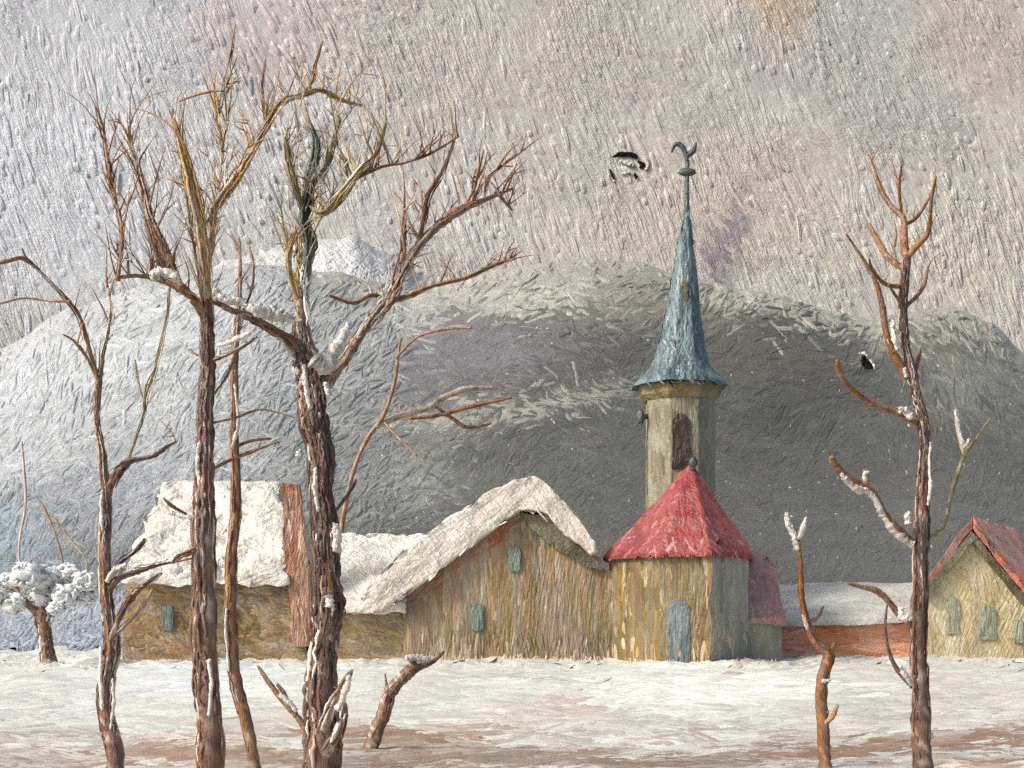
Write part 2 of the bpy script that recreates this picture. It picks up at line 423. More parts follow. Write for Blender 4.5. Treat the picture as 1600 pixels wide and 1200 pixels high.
# --- snowy ground
gf = [
    (800, 1070, 900, 22, 0, L_((221, 221, 207)), .6), (1130, 1075, 230, 40, -2, L_((235, 235, 222)), .9), (300, 1060, 200, 30, 0, L_((224, 227, 222)), .8), (600, 1075, 60, 30, 0, L_((178, 176, 166)), .5), (760, 1062, 90, 10, 0, L_((168, 166, 158)), .6), (1400, 1090, 130, 22, 0, L_((186, 184, 174)), .6), (1330, 1050, 60, 10, 0, L_((170, 166, 152)), .5), (120, 1100, 130, 20, -5, L_((188, 186, 176)), .5),
    (700, 1075, 110, 24, 0, L_((206, 202, 192)), .7), (870, 1100, 110, 14, 3, L_((206, 182, 164)), .75), (790, 1130, 150, 16, -2, L_((214, 206, 190)), .6),
    (960, 1118, 60, 22, 0, L_((188, 178, 166)), .6), (640, 1150, 150, 18, 2, L_((146, 108, 78)), 1.), (720, 1185, 260, 20, 0, L_((148, 124, 102)), .9),
    (300, 1178, 170, 15, 0, L_((144, 112, 86)), .95), (330, 1152, 140, 7, -3, L_((204, 176, 156)), .8), (60, 1130, 220, 60, -8, L_((212, 210, 200)), .8),
    (90, 1190, 150, 12, 0, L_((176, 164, 152)), .7), (430, 1130, 80, 26, 0, L_((196, 186, 178)), .7), (420, 1195, 100, 14, 0, L_((150, 122, 100)), .8),
    (1060, 1165, 180, 16, 0, L_((214, 210, 200)), .6), (960, 1195, 190, 14, 0, L_((146, 130, 114)), .9), (1100, 1200, 150, 14, 0, L_((122, 100, 82)), .9),
    (1280, 1178, 140, 12, -2, L_((156, 124, 94)), 1.), (1430, 1162, 220, 14, -3, L_((150, 122, 96)), 1.), (1530, 1152, 130, 18, -3, L_((142, 108, 80)), 1.),
    (1540, 1200, 150, 14, 0, L_((200, 172, 148)), .8), (1400, 1050, 200, 25, 0, L_((202, 197, 184)), .8), (1520, 1090, 160, 40, 0, L_((206, 200, 190)), .8),
    (1540, 1080, 50, 18, 0, L_((176, 168, 162)), .7), (1250, 1040, 100, 8, -2, L_((176, 156, 132)), .8), (1360, 1120, 110, 20, 0, L_((196, 188, 176)), .7),
    (280, 1020, 120, 5, 0, L_((190, 150, 112)), .5), (90, 1050, 160, 16, 0, L_((208, 206, 198)), .7)]
def gz(x, y):
    z = .07*noise.noise(Vector((x*.5, y*.35, 0)))+.035*noise.noise(Vector((x*1.6, y*.9, 4)))+.012*noise.noise(Vector((x*6, y*2.5, 4)))
    d = sstep(42, 46, y)*max(0, .25+noise.noise(Vector((x*.9, y*.5, 2)))+.6*noise.noise(Vector((x*3.1, y*1.5, 5))))*.24
    return z*(1-.6*sstep(40, 46, y))+d
mb = MB(); NX, NY = 300, 230
rows = []
for j in range(NY+1):
    py = 1320-(1320-1008.)*(j/NY); rows.append(EYE*F/(py-HZ))
rows = [1.0, 4.0]+rows
for D in rows:
    for i in range(NX+1):
        t = -1+2*i/NX; px = CX+t*(950+900*abs(t)**3)
        p = gnd(px, max(D, 8)); p.y = D
        p.z = gz(p.x, p.y)
        mb.v.append(tuple(p))
        py = yg(max(D, 9))
        c = blend(gf, px, py, L_((210, 210, 197)), 8, 10, .03)
        # thin dragged streaks of bare earth near the viewer
        n = noise.noise(Vector((p.x*.9, p.y*2.2, 7)))+.6*noise.noise(Vector((p.x*2.5, p.y*7, 2)))
        k = sstep(1090, 1185, py)*sstep(-.25, .45, n)*.9
        c = mixc(c, L_((150, 120, 98)), k)
        mb.c.append(c)
for j in range(len(rows)-1):
    for i in range(NX):
        a = j*(NX+1)+i; mb.f.append((a, a+1, a+NX+2, a+NX+1))
def gnd_surf(px, py, h):
    D = EYE*F/(max(py, 1009)-HZ); x = (px-CX)/F*D
    return Vector((x, D, gz(x, D)+h*D/F+.004))
def gnd_col(px, py):
    c = blend(gf, px, py, L_((210, 210, 197)), 8, 10, .03); p = gnd_surf(px, py, 0)
    n = noise.noise(Vector((p.x*.9, p.y*2.2, 7)))+.6*noise.noise(Vector((p.x*2.5, p.y*7, 2)))
    return mixc(c, L_((150, 120, 98)), sstep(1090, 1185, py)*sstep(-.25, .45, n)*.9)
rr = random.Random(13)
for _ in range(5200):
    px = rr.uniform(-250, 1850); py = 1030+rr.random()*190
    dab(mb, gnd_surf, px, py, R(rr.gauss(-1.5, 6)), rr.uniform(30, 130), rr.uniform(4, 10), rr.uniform(.6, 1.6), vary(gnd_col(px+rr.gauss(0, 45), py+rr.gauss(0, 5)), rr, .16, .03), rr, 6, 5, rr.uniform(-.06, .06))
m_gnd = paint('snow_ground_paint', unit=.075, rot=(0, 0, R(4)), rot2=(0, 0, R(-9)), sc3=(.14, .45, .6), bump=.5, attr=True, vary=.1, rough=.45, grain=.3, warp=14, mask=50)
tag(mb.build('snowy_ground', m_gnd), 'trampled snow field with streaks of bare earth', kind='structure')

# ------------------------------------------------------------------ shared paints
W = 50/F     # one photo pixel at the houses
vert = dict(unit=4.2*W, rot=(0, R(3), 0), rot2=(0, R(-6), 0), sc3=(1, 1, .1), bump=.5, warp=10)
snow_roof = dict(unit=4.6*W, sc3=(1, .5, .2), bump=.85, warp=25, vary=.1, grain=.5)
M = {}
M['ochre'] = wp('ochre_wall_paint', [(88, 74, 43), (115, 97, 60), (133, 117, 84), (106, 86, 62)], patch=26, vary=.25, **vert)
M['house'] = wp('tan_wall_paint', [(104, 88, 59), (126, 108, 76), (148, 131, 105), (136, 112, 95)], patch=30, vary=.25, **vert)
M['left'] = wp('amber_wall_paint', [(110, 90, 62), (138, 113, 80), (161, 139, 110), (125, 103, 84)], patch=26, unit=4.2*W, rot=(0, R(80), 0), rot2=(0, R(50), 0), sc3=(1, 1, .16), bump=.6, warp=30, vary=.25)
M['grey'] = wp('grey_shade_wall_paint', [(118, 118, 104), (140, 140, 124), (158, 152, 138), (128, 130, 118)], patch=26, vary=.2, **vert)  # grey of the church's right facet is shade put into its colour
M['tower'] = wp('tower_plaster_paint', [(99, 92, 67), (131, 128, 106), (142, 139, 118), (112, 105, 80)], patch=34, vary=.18, streak=.55, **vert)
M['cream'] = wp('cream_wall_paint', [(160, 142, 104), (186, 172, 136), (198, 186, 152)], patch=26, vary=.18, unit=4.2*W, rot=(0, R(20), 0), rot2=(0, R(-20), 0), sc3=(1, 1, .14), bump=.6, warp=20)
M['red'] = wp('red_roof_paint', [(114, 45, 43), (143, 56, 54), (153, 74, 68), (124, 52, 49), (161, 89, 83)], unit=4.4*W, rot=(0, R(30), 0), rot2=(0, R(-10), 0), sc3=(1, 1, .25), bump=.6, patch=22, vary=.08, grain=.8)
M['rose'] = wp('rose_roof_paint', [(172, 122, 116), (184, 138, 130), (164, 128, 120), (176, 146, 138)], unit=4.4*W, rot=(0, R(10), 0), sc3=(1, 1, .25), bump=.5, patch=16, vary=.2, grain=.6)
M['rust'] = wp('rust_shade_lifted_paint', [(218, 119, 90), (212, 136, 112), (193, 134, 112), (228, 155, 127)], unit=4.4*W, rot=(0, R(75), 0), sc3=(1, 1, .2), bump=.6, patch=22, vary=.2)  # slope turned from the sun: colour lightened to offset its shade
M['terra'] = wp('terracotta_wall_paint', [(186, 118, 86), (215, 148, 111), (230, 170, 136)], unit=4.4*W, rot=(0, R(82), 0), sc3=(1, 1, .14), bump=.6, patch=24, vary=.2)
M['spire'] = wp('blue_slate_paint', [(60, 74, 78), (86, 103, 107), (111, 130, 132), (82, 93, 98)], unit=4.0*W, rot=(0, R(-8), 0), rot2=(0, R(14), 0), sc3=(1, 1, .14), bump=.7, patch=14, vary=.25, grain=.5)
M['iron'] = paint('dark_iron_paint', [(46, 52, 50), (70, 78, 76), (84, 90, 84)], unit=3*W, sc3=(1, 1, .3), bump=.5, patch=8)
M['dark'] = paint('recess_shade_paint', [(38, 28, 21), (56, 42, 31), (70, 56, 42)], unit=3.5*W, sc3=(1, 1, .15), bump=.5, patch=14)
M['moss'] = wp('olive_verge_paint', [(76, 70, 52), (104, 98, 78), (122, 112, 90)], unit=4*W, rot=(0, R(60), 0), sc3=(1, 1, .4), bump=.9, patch=10, grain=.7)
M['cornice'] = wp('ochre_cornice_paint', [(104, 92, 57), (130, 119, 80), (120, 102, 74)], unit=4*W, rot=(0, R(80), 0), sc3=(1, 1, .3), bump=.6, patch=12)
M['blue'] = wp('blue_window_paint', [(70, 88, 86), (92, 108, 104), (112, 120, 108), (84, 104, 106)], unit=4*W, rot=(0, R(5), 0), sc3=(1, 1, .2), bump=.6, patch=9)
M['door'] = wp('blue_door_paint', [(70, 78, 82), (92, 102, 106), (112, 120, 120)], unit=4*W, rot=(0, R(3), 0), sc3=(1, 1, .12), bump=.6, patch=14)
M['paleblue'] = wp('faded_window_paint', [(130, 134, 114), (142, 146, 128), (152, 150, 128)], unit=4*W, rot=(0, R(5), 0), sc3=(1, 1, .2), bump=.6, patch=12)
M['snowL'] = wp('cream_snow_paint', [(196, 190, 172), (212, 207, 194), (222, 218, 206)], rot=(0, R(60), 0), rot2=(0, R(110), 0), patch=26, **snow_roof)
M['snowC'] = wp('rosy_snow_paint', [(190, 176, 162), (206, 195, 182), (216, 208, 196)], rot=(0, R(40), 0), rot2=(0, R(52), 0), patch=30, **{**snow_roof, 'sc3': (1, .6, .1)})
M['snowR'] = wp('grey_snow_paint', [(172, 170, 156), (186, 184, 172), (198, 196, 186)], rot=(0, R(78), 0), patch=30, **{**snow_roof, 'sc3': (1, .6, .12), 'bump': .55})
M['brick'] = wp('brick_chimney_paint', [(124, 82, 58), (152, 108, 82), (176, 142, 120), (138, 92, 66)], unit=4*W, rot=(0, R(-5), 0), sc3=(1, 1, .08), bump=.9, patch=16, streak=.7, vary=.25)

# ------------------------------------------------------------------ buildings
def arch(cx, top, bot, hw, n=8, lean=0):
    pts = [(cx-hw, bot)]
    for k in range(n+1):
        a = math.pi-math.pi*k/n; pts.append((cx+hw*math.cos(a), top+hw*1.3-hw*1.3*math.sin(a)))
    return pts+[(cx+hw, bot)]
def pane(cx, cy, w, h):
    return [(cx-w*.5, cy-h*.42), (cx-w*.3, cy-h*.5), (cx+w*.4, cy-h*.48), (cx+w*.5, cy-h*.3), (cx+w*.48, cy+h*.4), (cx+w*.2, cy+h*.5), (cx-w*.42, cy+h*.46)]
fine = dict(maxlen=.12, amp=.02, freq=3)

CAM = Vector((0, 0, EYE))
def on_plane(P0, nrm):
    nrm = nrm.normalized()
    if nrm.y > 0: nrm = -nrm
    def f(px, py, h):
        d = Vector(((px-CX)/F, 1, (HZ-py)/F)); t = (P0-CAM).dot(nrm)/d.dot(nrm)
        p = CAM+d*t; return p+nrm*(h*p.y/F+.012)
    return f
def at_depth(D): return on_plane(Vector((0, D, 0)), Vector((0, -1, 0)))
def to_px(v): return (CX+v.x/v.y*F, HZ-(v.z-EYE)/v.y*F)
def inside(pts, x, y):
    c = False; j = len(pts)-1
    for i in range(len(pts)):
        (x1, y1), (x2, y2) = pts[i], pts[j]
        if (y1 > y) != (y2 > y) and x < (x2-x1)*(y-y1)/(y2-y1)+x1: c = not c
        j = i
    return c
coat_rng = random.Random(21)
def coat(o, surf, pts, ang, n, ln, wd, th, spread=8, a=.12, extra=None):
    """lay loose strokes of the wall's own pigments over one face of a part, inside its mesh"""
    rr = coat_rng; me = o.data; pal = PALMAT[me.materials[0].name]; w = wloc(o.parent)
    tree = BVHTree.FromPolygons([Vector(v.co)+w for v in me.vertices], [tuple(p.vertices) for p in me.polygons])
    flat = surf
    def surf(px, py, h):
        d = Vector(((px-CX)/F, 1, (HZ-py)/F)).normalized(); hit, nm, _, _ = tree.ray_cast(CAM, d)
        q = flat(px, py, h)
        if hit is None or abs(hit.y-q.y) > .6: return q
        if nm.dot(d) > 0: nm = -nm
        return hit+nm*(h*hit.y/F+.006)
    th *= .5
    def on_face(x, y, dep):
        hit = tree.ray_cast(CAM, Vector(((x-CX)/F, 1, (HZ-y)/F)).normalized())[0]
        return hit is not None and abs(hit.y-dep) < 1.2
    xs = [p[0] for p in pts]; ys = [p[1] for p in pts]; mb = MB(); k = 0; tries = 0
    while k < n and tries < n*12:
        tries += 1; px = rr.uniform(min(xs), max(xs)); py = rr.uniform(min(ys), max(ys))
        if not inside(pts, px, py): continue
        l_ = rr.uniform(*ln); a_ = R(ang+rr.gauss(0, spread)); ex, ey = math.cos(a_)*l_*.5, math.sin(a_)*l_*.5; p = surf(px, py, 0)
        if any(not on_face(px+q*ex, py+q*ey, p.y) for q in (-1, -.5, .5, 1)):
            if rr.random() < .8: continue
            l_ *= .4
            if any(not on_face(px+q*ex*.4, py+q*ey*.4, p.y) for q in (-1, 1)): continue
        k += 1
        c = mixc(pal_at(pal, p), rr.choice(pal), .4)
        if extra and rr.random() < extra[1]: c = mixc(c, lin(rr.choice(extra[0])), rr.uniform(.4, .9))
        dab(mb, surf, px, py, a_, l_, rr.uniform(*wd), th*rr.uniform(.5, 1.2), vary(c, rr, a, .04), rr, 5, 4, rr.uniform(-.12, .12))
    n0 = len(me.vertices); V = [tuple(v.co) for v in me.vertices]+[tuple(Vector(v)-w) for v in mb.v]
    Fc = [tuple(p.vertices) for p in me.polygons]; S = [p.use_smooth for p in me.polygons]+[True]*len(mb.f)
    C = [tuple(d.color) for d in me.color_attributes['pigment'].data]+[(*c, 1) for c in mb.c]
    m2 = bpy.data.meshes.new(me.name); m2.from_pydata(V, [], Fc+[tuple(i+n0 for i in f) for f in mb.f]); m2.update()
    m2.polygons.foreach_set('use_smooth', S); at2 = m2.color_attributes.new('pigment', 'FLOAT_COLOR', 'POINT')
    at2.data.foreach_set('color', [x for c in C for x in c]); m2.materials.append(me.materials[0]); o.data = m2
    return o
def opening(name, mat, parent, pts, surf, ang=90, lift=.1, n=16, wd=(4, 7)):
    """a small window or door put in with a few upright strokes: ragged edge, real thickness"""
    D = surf(pts[0][0], pts[0][1], 0).y
    f = [surf(x, y, lift) for x, y in pts]; b = [v+Vector((0, .15, 0)) for v in f]
    o = solid(name, mat, parent, f, b, maxlen=.1, amp=.035, freq=3)
    ys = [p[1] for p in pts]; xs = [p[0] for p in pts]; hh = max(ys)-min(ys); cx = (max(xs)+min(xs))/2; cy = (max(ys)+min(ys))/2
    q = [(cx+(x-cx)*.8, cy+(y-cy)*.62) for x, y in pts]
    return coat(o, lambda x, y, h: surf(x, y, h+lift), q, ang, n, (hh*.35, hh*.75), wd, 1.1, 5, .16)
VW = dict(ang=90, ln=(26, 80), wd=(5, 11), th=1.2, spread=4, a=.07)
DRY = ([(180, 160, 132), (176, 148, 118), (150, 118, 96)], .08)
# centre house
h = thing('gabled_house', 'tan gabled house with thick snow on its roof, attached to the church', 'house', gnd(795, 54))
o = gable('wall', M['house'], h, [(630, 1060), (632, 925), (700, 876), (806, 797), (880, 852), (928, 888), (958, 892), (958, 1060)], 50, 58, maxlen=.4)
coat(o, at_depth(49.97), [(634, 1020), (634, 945), (700, 890), (806, 812), (880, 868), (928, 902), (956, 905), (956, 1020)], n=1300, extra=DRY, **VW)
coat(o, at_depth(49.96), [(700, 880), (806, 806), (816, 815), (740, 880), (650, 940), (640, 930)], -38, 60, (14, 40), (4, 8), 1.3, 12, extra=([(158, 92, 72), (150, 78, 62)], .8))
coat(o, at_depth(49.95), [(634, 1032), (634, 1000), (956, 1004), (956, 1034)], 88, 170, (16, 50), (3, 6), 1.6, 10, extra=([(190, 172, 150), (176, 146, 122), (112, 82, 66)], .45))
o = gable('roof_snow', M['snowC'], h, [(598, 956), (640, 926), (722, 862), (812, 796), (850, 803), (880, 830), (922, 866), (934, 862), (930, 848), (908, 815), (880, 782), (852, 752), (834, 744), (806, 750), (760, 772), (700, 808), (648, 848), (600, 893), (560, 936), (548, 958)], 49.45, 58.6, maxlen=.2, amp=.11, freq=1.5, bevel=.06, smooth=True)
coat(o, at_depth(49.38), [(604, 950), (640, 922), (722, 858), (806, 792), (826, 768), (834, 750), (806, 754), (760, 776), (700, 812), (648, 852), (600, 897), (556, 950)], -40, 330, (24, 70), (5, 10), 1.6, 10, .05)
coat(o, at_depth(49.38), [(816, 792), (834, 752), (852, 756), (880, 786), (908, 819), (928, 850), (918, 858), (880, 826), (850, 800)], 46, 110, (20, 55), (5, 9), 1.6, 10, .05)
o = gable('verge', M['moss'], h, [(814, 800), (850, 806), (882, 834), (924, 868), (940, 872), (940, 892), (918, 886), (870, 858), (826, 822)], 49.75, 58.3, maxlen=.2, amp=.05, freq=2)
opening('window', M['blue'], h, pane(804, 874, 20, 38), at_depth(49.92))
opening('window', M['blue'], h, pane(746, 965, 21, 42), at_depth(49.92))

# low wing left of the centre house
h = thing('low_shed', 'low brown shed under a snowy roof left of the tan gabled house', 'shed', gnd(580, 54))
o = gable('wall', M['left'], h, [(490, 1060), (492, 950), (636, 945), (636, 1060)], 50.1, 56, maxlen=.4)
coat(o, at_depth(50.07), [(508, 1030), (508, 962), (632, 958), (632, 1030)], 10, 150, (20, 60), (5, 10), 1.3, 15)
o = slab('roof_snow', M['snowL'], h, [at(498, 962, 49.75), at(636, 960, 49.75), at(664, 850, 53.6), at(520, 850, 53.6)], .42, maxlen=.2, amp=.16, freq=1.3, bevel=.1, smooth=True)
def roof_face(a, b, c, up): return on_plane(a+Vector((0, 0, up)), (b-a).cross(c-a))
coat(o, roof_face(at(498, 962, 49.75), at(636, 960, 49.75), at(520, 850, 53.6), .43), [(508, 930), (632, 930), (650, 836), (526, 838)], -25, 190, (18, 55), (6, 12), 2.4, 40, .06)

# left house
h = thing('hipped_house', 'amber house with a cream snow covered hipped roof behind the left trees', 'house', gnd(330, 53.5))
o = gable('wall', M['left'], h, [(190, 1060), (197, 905), (470, 905), (480, 1060)], 50, 57, maxlen=.4)
coat(o, at_depth(49.97), [(196, 1030), (200, 918), (470, 918), (476, 1030)], 15, 480, (18, 55), (5, 10), 1.4, 30, extra=([(170, 138, 78), (112, 96, 62), (160, 150, 132)], .25))
o = slab('roof_snow', M['snowL'], h, [at(192, 915, 49.4), at(452, 915, 49.4), at(438, 765, 53.6), at(252, 768, 53.6)], .34, maxlen=.2, amp=.2, freq=1.3, bevel=.1, smooth=True)
coat(o, roof_face(at(192, 915, 49.4), at(452, 915, 49.4), at(252, 768, 53.6), .37), [(202, 898), (446, 898), (434, 756), (254, 758)], -10, 520, (14, 46), (6, 13), 2.6, 50, .06, extra=([(176, 160, 136)], .06))
slab('roof_snow', M['snowL'], h, [at(252, 768, 53.64), at(438, 765, 53.64), Vector((at(452, 915, 49.4).x, 57.5, 2.75)), Vector((at(192, 915, 49.4).x, 57.5, 2.75))], .34, maxlen=.4, amp=.1, freq=.9, bevel=.08, smooth=True)
opening('window', M['blue'], h, pane(261, 966, 20, 40), at_depth(49.92))
opening('window', M['blue'], h, pane(358, 962, 22, 36), at_depth(49.92))
cp = [at(x, y, 49.72) for x, y in ((458, 1010), (488, 1010), (482, 880), (466, 756), (440, 756), (446, 880))]
o = solid('chimney', M['brick'], h, cp, [v+Vector((0, .5, 0)) for v in cp], maxlen=.2, amp=.05, freq=2.2)
coat(o, at_depth(49.7), [(460, 1004), (486, 1004), (480, 880), (464, 760), (442, 760), (448, 880)], 82, 120, (30, 90), (4, 8), 1.8, 6, .16, extra=([(196, 176, 156)], .15))
# right house
h = thing('cream_house', 'cream gabled house with a rust red roof at the right edge', 'house', gnd(1540, 55))
gw = [(1450, 1060), (1450, 922), (1519, 838), (1600, 936), (1600, 1060)]
f = [at(x, y, 52) for x, y in gw]
off = Vector((3.6, 6.0, 0))
for v in f: v.z = max(v.z, -.1)
o = solid('wall', M['cream'], h, f, [v+off for v in f], maxlen=.4)
coat(o, at_depth(51.97), [(1452, 1016), (1452, 930), (1519, 850), (1596, 944), (1596, 1016)], 70, 360, (16, 46), (5, 9), 1.4, 35, .08)
a0, a1, a2 = at(1440, 930, 51.7), at(1519, 826, 51.7), at(1612, 944, 51.7)
M['rust_lit'] = wp('brown_rose_lit_roof_paint', [(138, 88, 76), (134, 96, 86), (146, 110, 100)], unit=4.4*W, rot=(0, R(35), 0), sc3=(1, 1, .2), bump=.6, vary=.2)  # darker copy of the roof colour for the sunlit slope
slab('roof', M['rust_lit'], h, [a0, a1, a1+off*1.05, a0+off*1.05], .42, maxlen=.25, amp=.05, freq=1.6, bevel=.04)
o = slab('roof', M['rust'], h, [a1+Vector((.02, 0, 0)), a2, a2+off*1.05, a1+off*1.05+Vector((.02, 0, 0))], .42, maxlen=.25, amp=.05, freq=1.6, bevel=.04)
q = [a1, a2, a2+off*1.05, a1+off*1.05]
q = [to_px(v+Vector((0, 0, .42))) for v in q]
coat(o, roof_face(a1, a2, a1+off, .43), q, 25, 260, (18, 50), (5, 10), 1.6, 25, .1, extra=([(120, 84, 74), (172, 150, 136)], .2))
gable('verge', M['moss'], h, [(1446, 934), (1520, 846), (1606, 950), (1608, 938), (1519, 830), (1442, 924)], 51.62, 51.9, maxlen=.2, amp=.04, freq=2)
opening('window', M['paleblue'], h, arch(1489, 932, 990, 10), at_depth(51.92))
opening('window', M['paleblue'], h, arch(1544, 945, 1000, 12), at_depth(51.92))
opening('window', M['paleblue'], h, arch(1592, 968, 1005, 7), at_depth(51.92))

# barn between church and right house
h = thing('long_barn', 'long low terracotta barn with grey snow on its roof right of the church', 'barn', gnd(1335, 55))
o = gable('wall', M['terra'], h, [(1216, 1060), (1218, 980), (1300, 970), (1456, 968), (1456, 1060)], 53, 57.5, maxlen=.4)
coat(o, at_depth(52.97), [(1218, 1024), (1220, 985), (1300, 976), (1456, 974), (1456, 1020)], 0, 220, (24, 70), (5, 9), 1.3, 6, .1)
o = slab('roof_snow', M['snowR'], h, [at(1196, 982, 52.5), at(1460, 972, 52.5), at(1462, 920, 56), at(1212, 922, 56)], .26, maxlen=.25, amp=.06, freq=1, bevel=.06, smooth=True)

coat(o, roof_face(at(1196, 982, 52.5), at(1460, 972, 52.5), at(1212, 922, 56), .27), [(1208, 968), (1452, 960), (1456, 914), (1216, 916)], -3, 230, (26, 80), (5, 10), 1.4, 8, .05)
# church
ch = thing('village_church', 'small ochre church with a red roof and a blue slate steeple', 'church', gnd(1070, 50))
pl = [(952, 50.2), (1034, 47.4), (1110, 46.9), (1168, 48.6), (1166, 52.5), (962, 53.5)]
wall_top = 3.72
foot = [gnd(x, d)-Vector((0, 0, .15)) for x, d in pl]
rim = [Vector((v.x, v.y, wall_top)) for v in foot]
def facet(i, j, mat, t=.4):
    c = sum(foot, Vector())/len(foot)
    def inn(v):
        d = (Vector((c.x, c.y, v.z))-v).normalized(); return v+d*t
    return solid('wall', mat, ch, [foot[i], foot[j], rim[j], rim[i]], [inn(foot[i]), inn(foot[j]), inn(rim[j]), inn(rim[i])], maxlen=.3, amp=.035, freq=1.6)
for i, m_, n_ in ((0, 'ochre', 330), (1, 'ochre', 330), (2, 'grey', 260)):
    o = facet(i, i+1, M[m_]); sf = on_plane(foot[i], (foot[i+1]-foot[i]).cross(Vector((0, 0, 1))))
    q = [to_px(foot[i]), to_px(foot[i+1]), to_px(rim[i+1]), to_px(rim[i])]
    q = [(q[0][0]+2, q[0][1]-20), (q[1][0]-2, q[1][1]-20), (q[2][0]-2, q[2][1]+14), (q[3][0]+2, q[3][1]+14)]
    coat(o, sf, q, n=n_, extra=DRY if i < 2 else None, **VW)
    coat(o, sf, [q[0], q[1], (q[1][0], q[1][1]-26), (q[0][0], q[0][1]-26)], 90, 26, (14, 40), (3, 6), 1.6, 8, .1, extra=([(190, 170, 140), (176, 146, 108)], .4))
    if i == 1: sf1 = sf
facet(3, 4, M['grey']); facet(4, 5, M['grey']); facet(5, 0, M['ochre'])
# pavilion roof
apex = at(1080, 722, 50.2)
cen = sum(rim, Vector())/len(rim)
bm = bmesh.new(); av = bm.verts.new(apex); ev = []; uv = []
for v in rim:
    d = v-Vector((cen.x, cen.y, v.z)); e = v+d.normalized()*.24
    e.z = wall_top+.04
    mid = e.lerp(apex, .5)-Vector((0, 0, .12))
    ev.append((bm.verts.new(e), bm.verts.new(e-Vector((0, 0, .13))), bm.verts.new(mid)))
n = len(ev)
for i in range(n):
    a, b = ev[i], ev[(i+1) % n]
    bm.faces.new((a[0], b[0], b[2], a[2])); bm.faces.new((a[2], b[2], av)); bm.faces.new((a[1], b[1], b[0], a[0]))
bm.faces.new([e[1] for e in ev][::-1])
roof = bm_out(bm, 'roof', M['red'], ch, .25, .04, 1.5)
mb = MB(); blob(mb, at(1083, 722, 49.9), .17, .17, .2, 3, .15); tube(mb, [(at(1083, 735, 49.9), .08), (at(1083, 722, 49.9), .07)], 8); mb.build('finial', M['iron'], roof)
opening('door', M['door'], ch, arch(1061, 936, 1034, 18), lambda x, y, h: sf1(x, y, h+1.2), n=34, wd=(4, 8))
re_ = [to_px(e) for e in [r_+((r_-Vector((cen.x, cen.y, r_.z))).normalized()*.24) for r_ in rim]]
ap = to_px(apex)
for i in (0, 1, 2):
    a, b = rim[i], rim[i+1]; da = a+(a-Vector((cen.x, cen.y, a.z))).normalized()*.24; db = b+(b-Vector((cen.x, cen.y, b.z))).normalized()*.24
    pa, pb = to_px(da), to_px(db); slope = math.degrees(math.atan2((pa[1]+pb[1])/2-ap[1], (pa[0]+pb[0])/2-ap[0]))
    da.z = db.z = wall_top+.06; ma = da.lerp(apex, .5)-Vector((0, 0, .12)); mb_ = db.lerp(apex, .5)-Vector((0, 0, .12))
    coat(roof, on_plane(da, (db-da).cross(ma-da)), [to_px(da), to_px(db), to_px(mb_), to_px(ma)], slope, 170, (14, 40), (4, 8), 1.2, 22, .07, extra=([(172, 100, 98), (126, 56, 54), (186, 140, 134)], .22))
    coat(roof, on_plane(ma, (mb_-ma).cross(apex-ma)), [to_px(ma), to_px(mb_), ap], slope, 90, (14, 40), (4, 8), 1.2, 18, .07, extra=([(172, 100, 98), (140, 62, 58)], .2))
# annex
gable('annex_wall', M['grey'], ch, [(1162, 1060), (1162, 974), (1221, 978), (1224, 1060)], 49.2, 51.4, maxlen=.3)
o = slab('annex_roof', M['rose'], ch, [at(1158, 972, 48.9), at(1227, 976, 48.9), at(1208, 880, 51.2), at(1158, 862, 51.2)], .18, maxlen=.2, amp=.05, freq=1.6)
coat(o, roof_face(at(1158, 972, 48.9), at(1227, 976, 48.9), at(1158, 862, 51.2), .19), [(1164, 966), (1222, 968), (1206, 878), (1162, 866)], 80, 90, (16, 44), (6, 11), 1.3, 20, .08, extra=([(138, 116, 106)], .25))
# tower
TD = 52.0; ts = TD/F
def octa(cx, cy, rpx, Dc, z, rot=22.5, n=8):
    c = at(cx, 960, Dc); r = rpx*ts
    return [Vector((c.x+r*math.cos(R(rot+360/n*k)), Dc+r*math.sin(R(rot+360/n*k)), z)) for k in range(n)]
def zpx(py, D=TD): return EYE+(HZ-py)/F*D
def loft(name, mat, parent, rings, **k):
    bm = bmesh.new(); V = [[bm.verts.new(p) for p in r] for r in rings]; n = len(rings[0])
    for a, b in zip(V, V[1:]):
        for i in range(n): bm.faces.new((a[i], a[(i+1) % n], b[(i+1) % n], b[i]))
    bm.faces.new(V[0][::-1]); bm.faces.new(V[-1])
    return bm_out(bm, name, mat, parent, **k)
tw = loft('tower', M['tower'], ch, [octa(1063, 0, 57.5, 53, -.1), octa(1063, 0, 57.5, 53, zpx(612, 51.8))], maxlen=.3, amp=.03, freq=1.5)
def round_surf(rad, cxf):
    def f(px, py, h):
        r = rad(py); x = max(-.97, min(.97, (px-cxf(py))/r)); a = math.asin(x); rm = (r+h+.6)*52.3/F
        c = at(cxf(py), py, 53); return Vector((c.x+math.sin(a)*rm, 53-math.cos(a)*rm, EYE+(HZ-py)/F*(53-math.cos(a)*rm)))
    return f
coat(tw, round_surf(lambda y: 55, lambda y: 1063), [(1012, 770), (1012, 625), (1114, 625), (1114, 770)], n=420, **VW)
loft('cornice', M['cornice'], tw, [octa(1062, 0, 60, 53, zpx(620, 51.8)), octa(1062, 0, 66, 53, zpx(612, 51.8)), octa(1062, 0, 70, 53, zpx(598, 51.8)), octa(1062, 0, 60, 53, zpx(592, 51.8))], maxlen=.2, amp=.04, freq=2)
fy = 53-57.5*ts*math.cos(R(22.5))
def wallpiece(name, mat, parent, pts, D0, D1, **k): return gable(name, mat, parent, pts, D0, D1, **k)
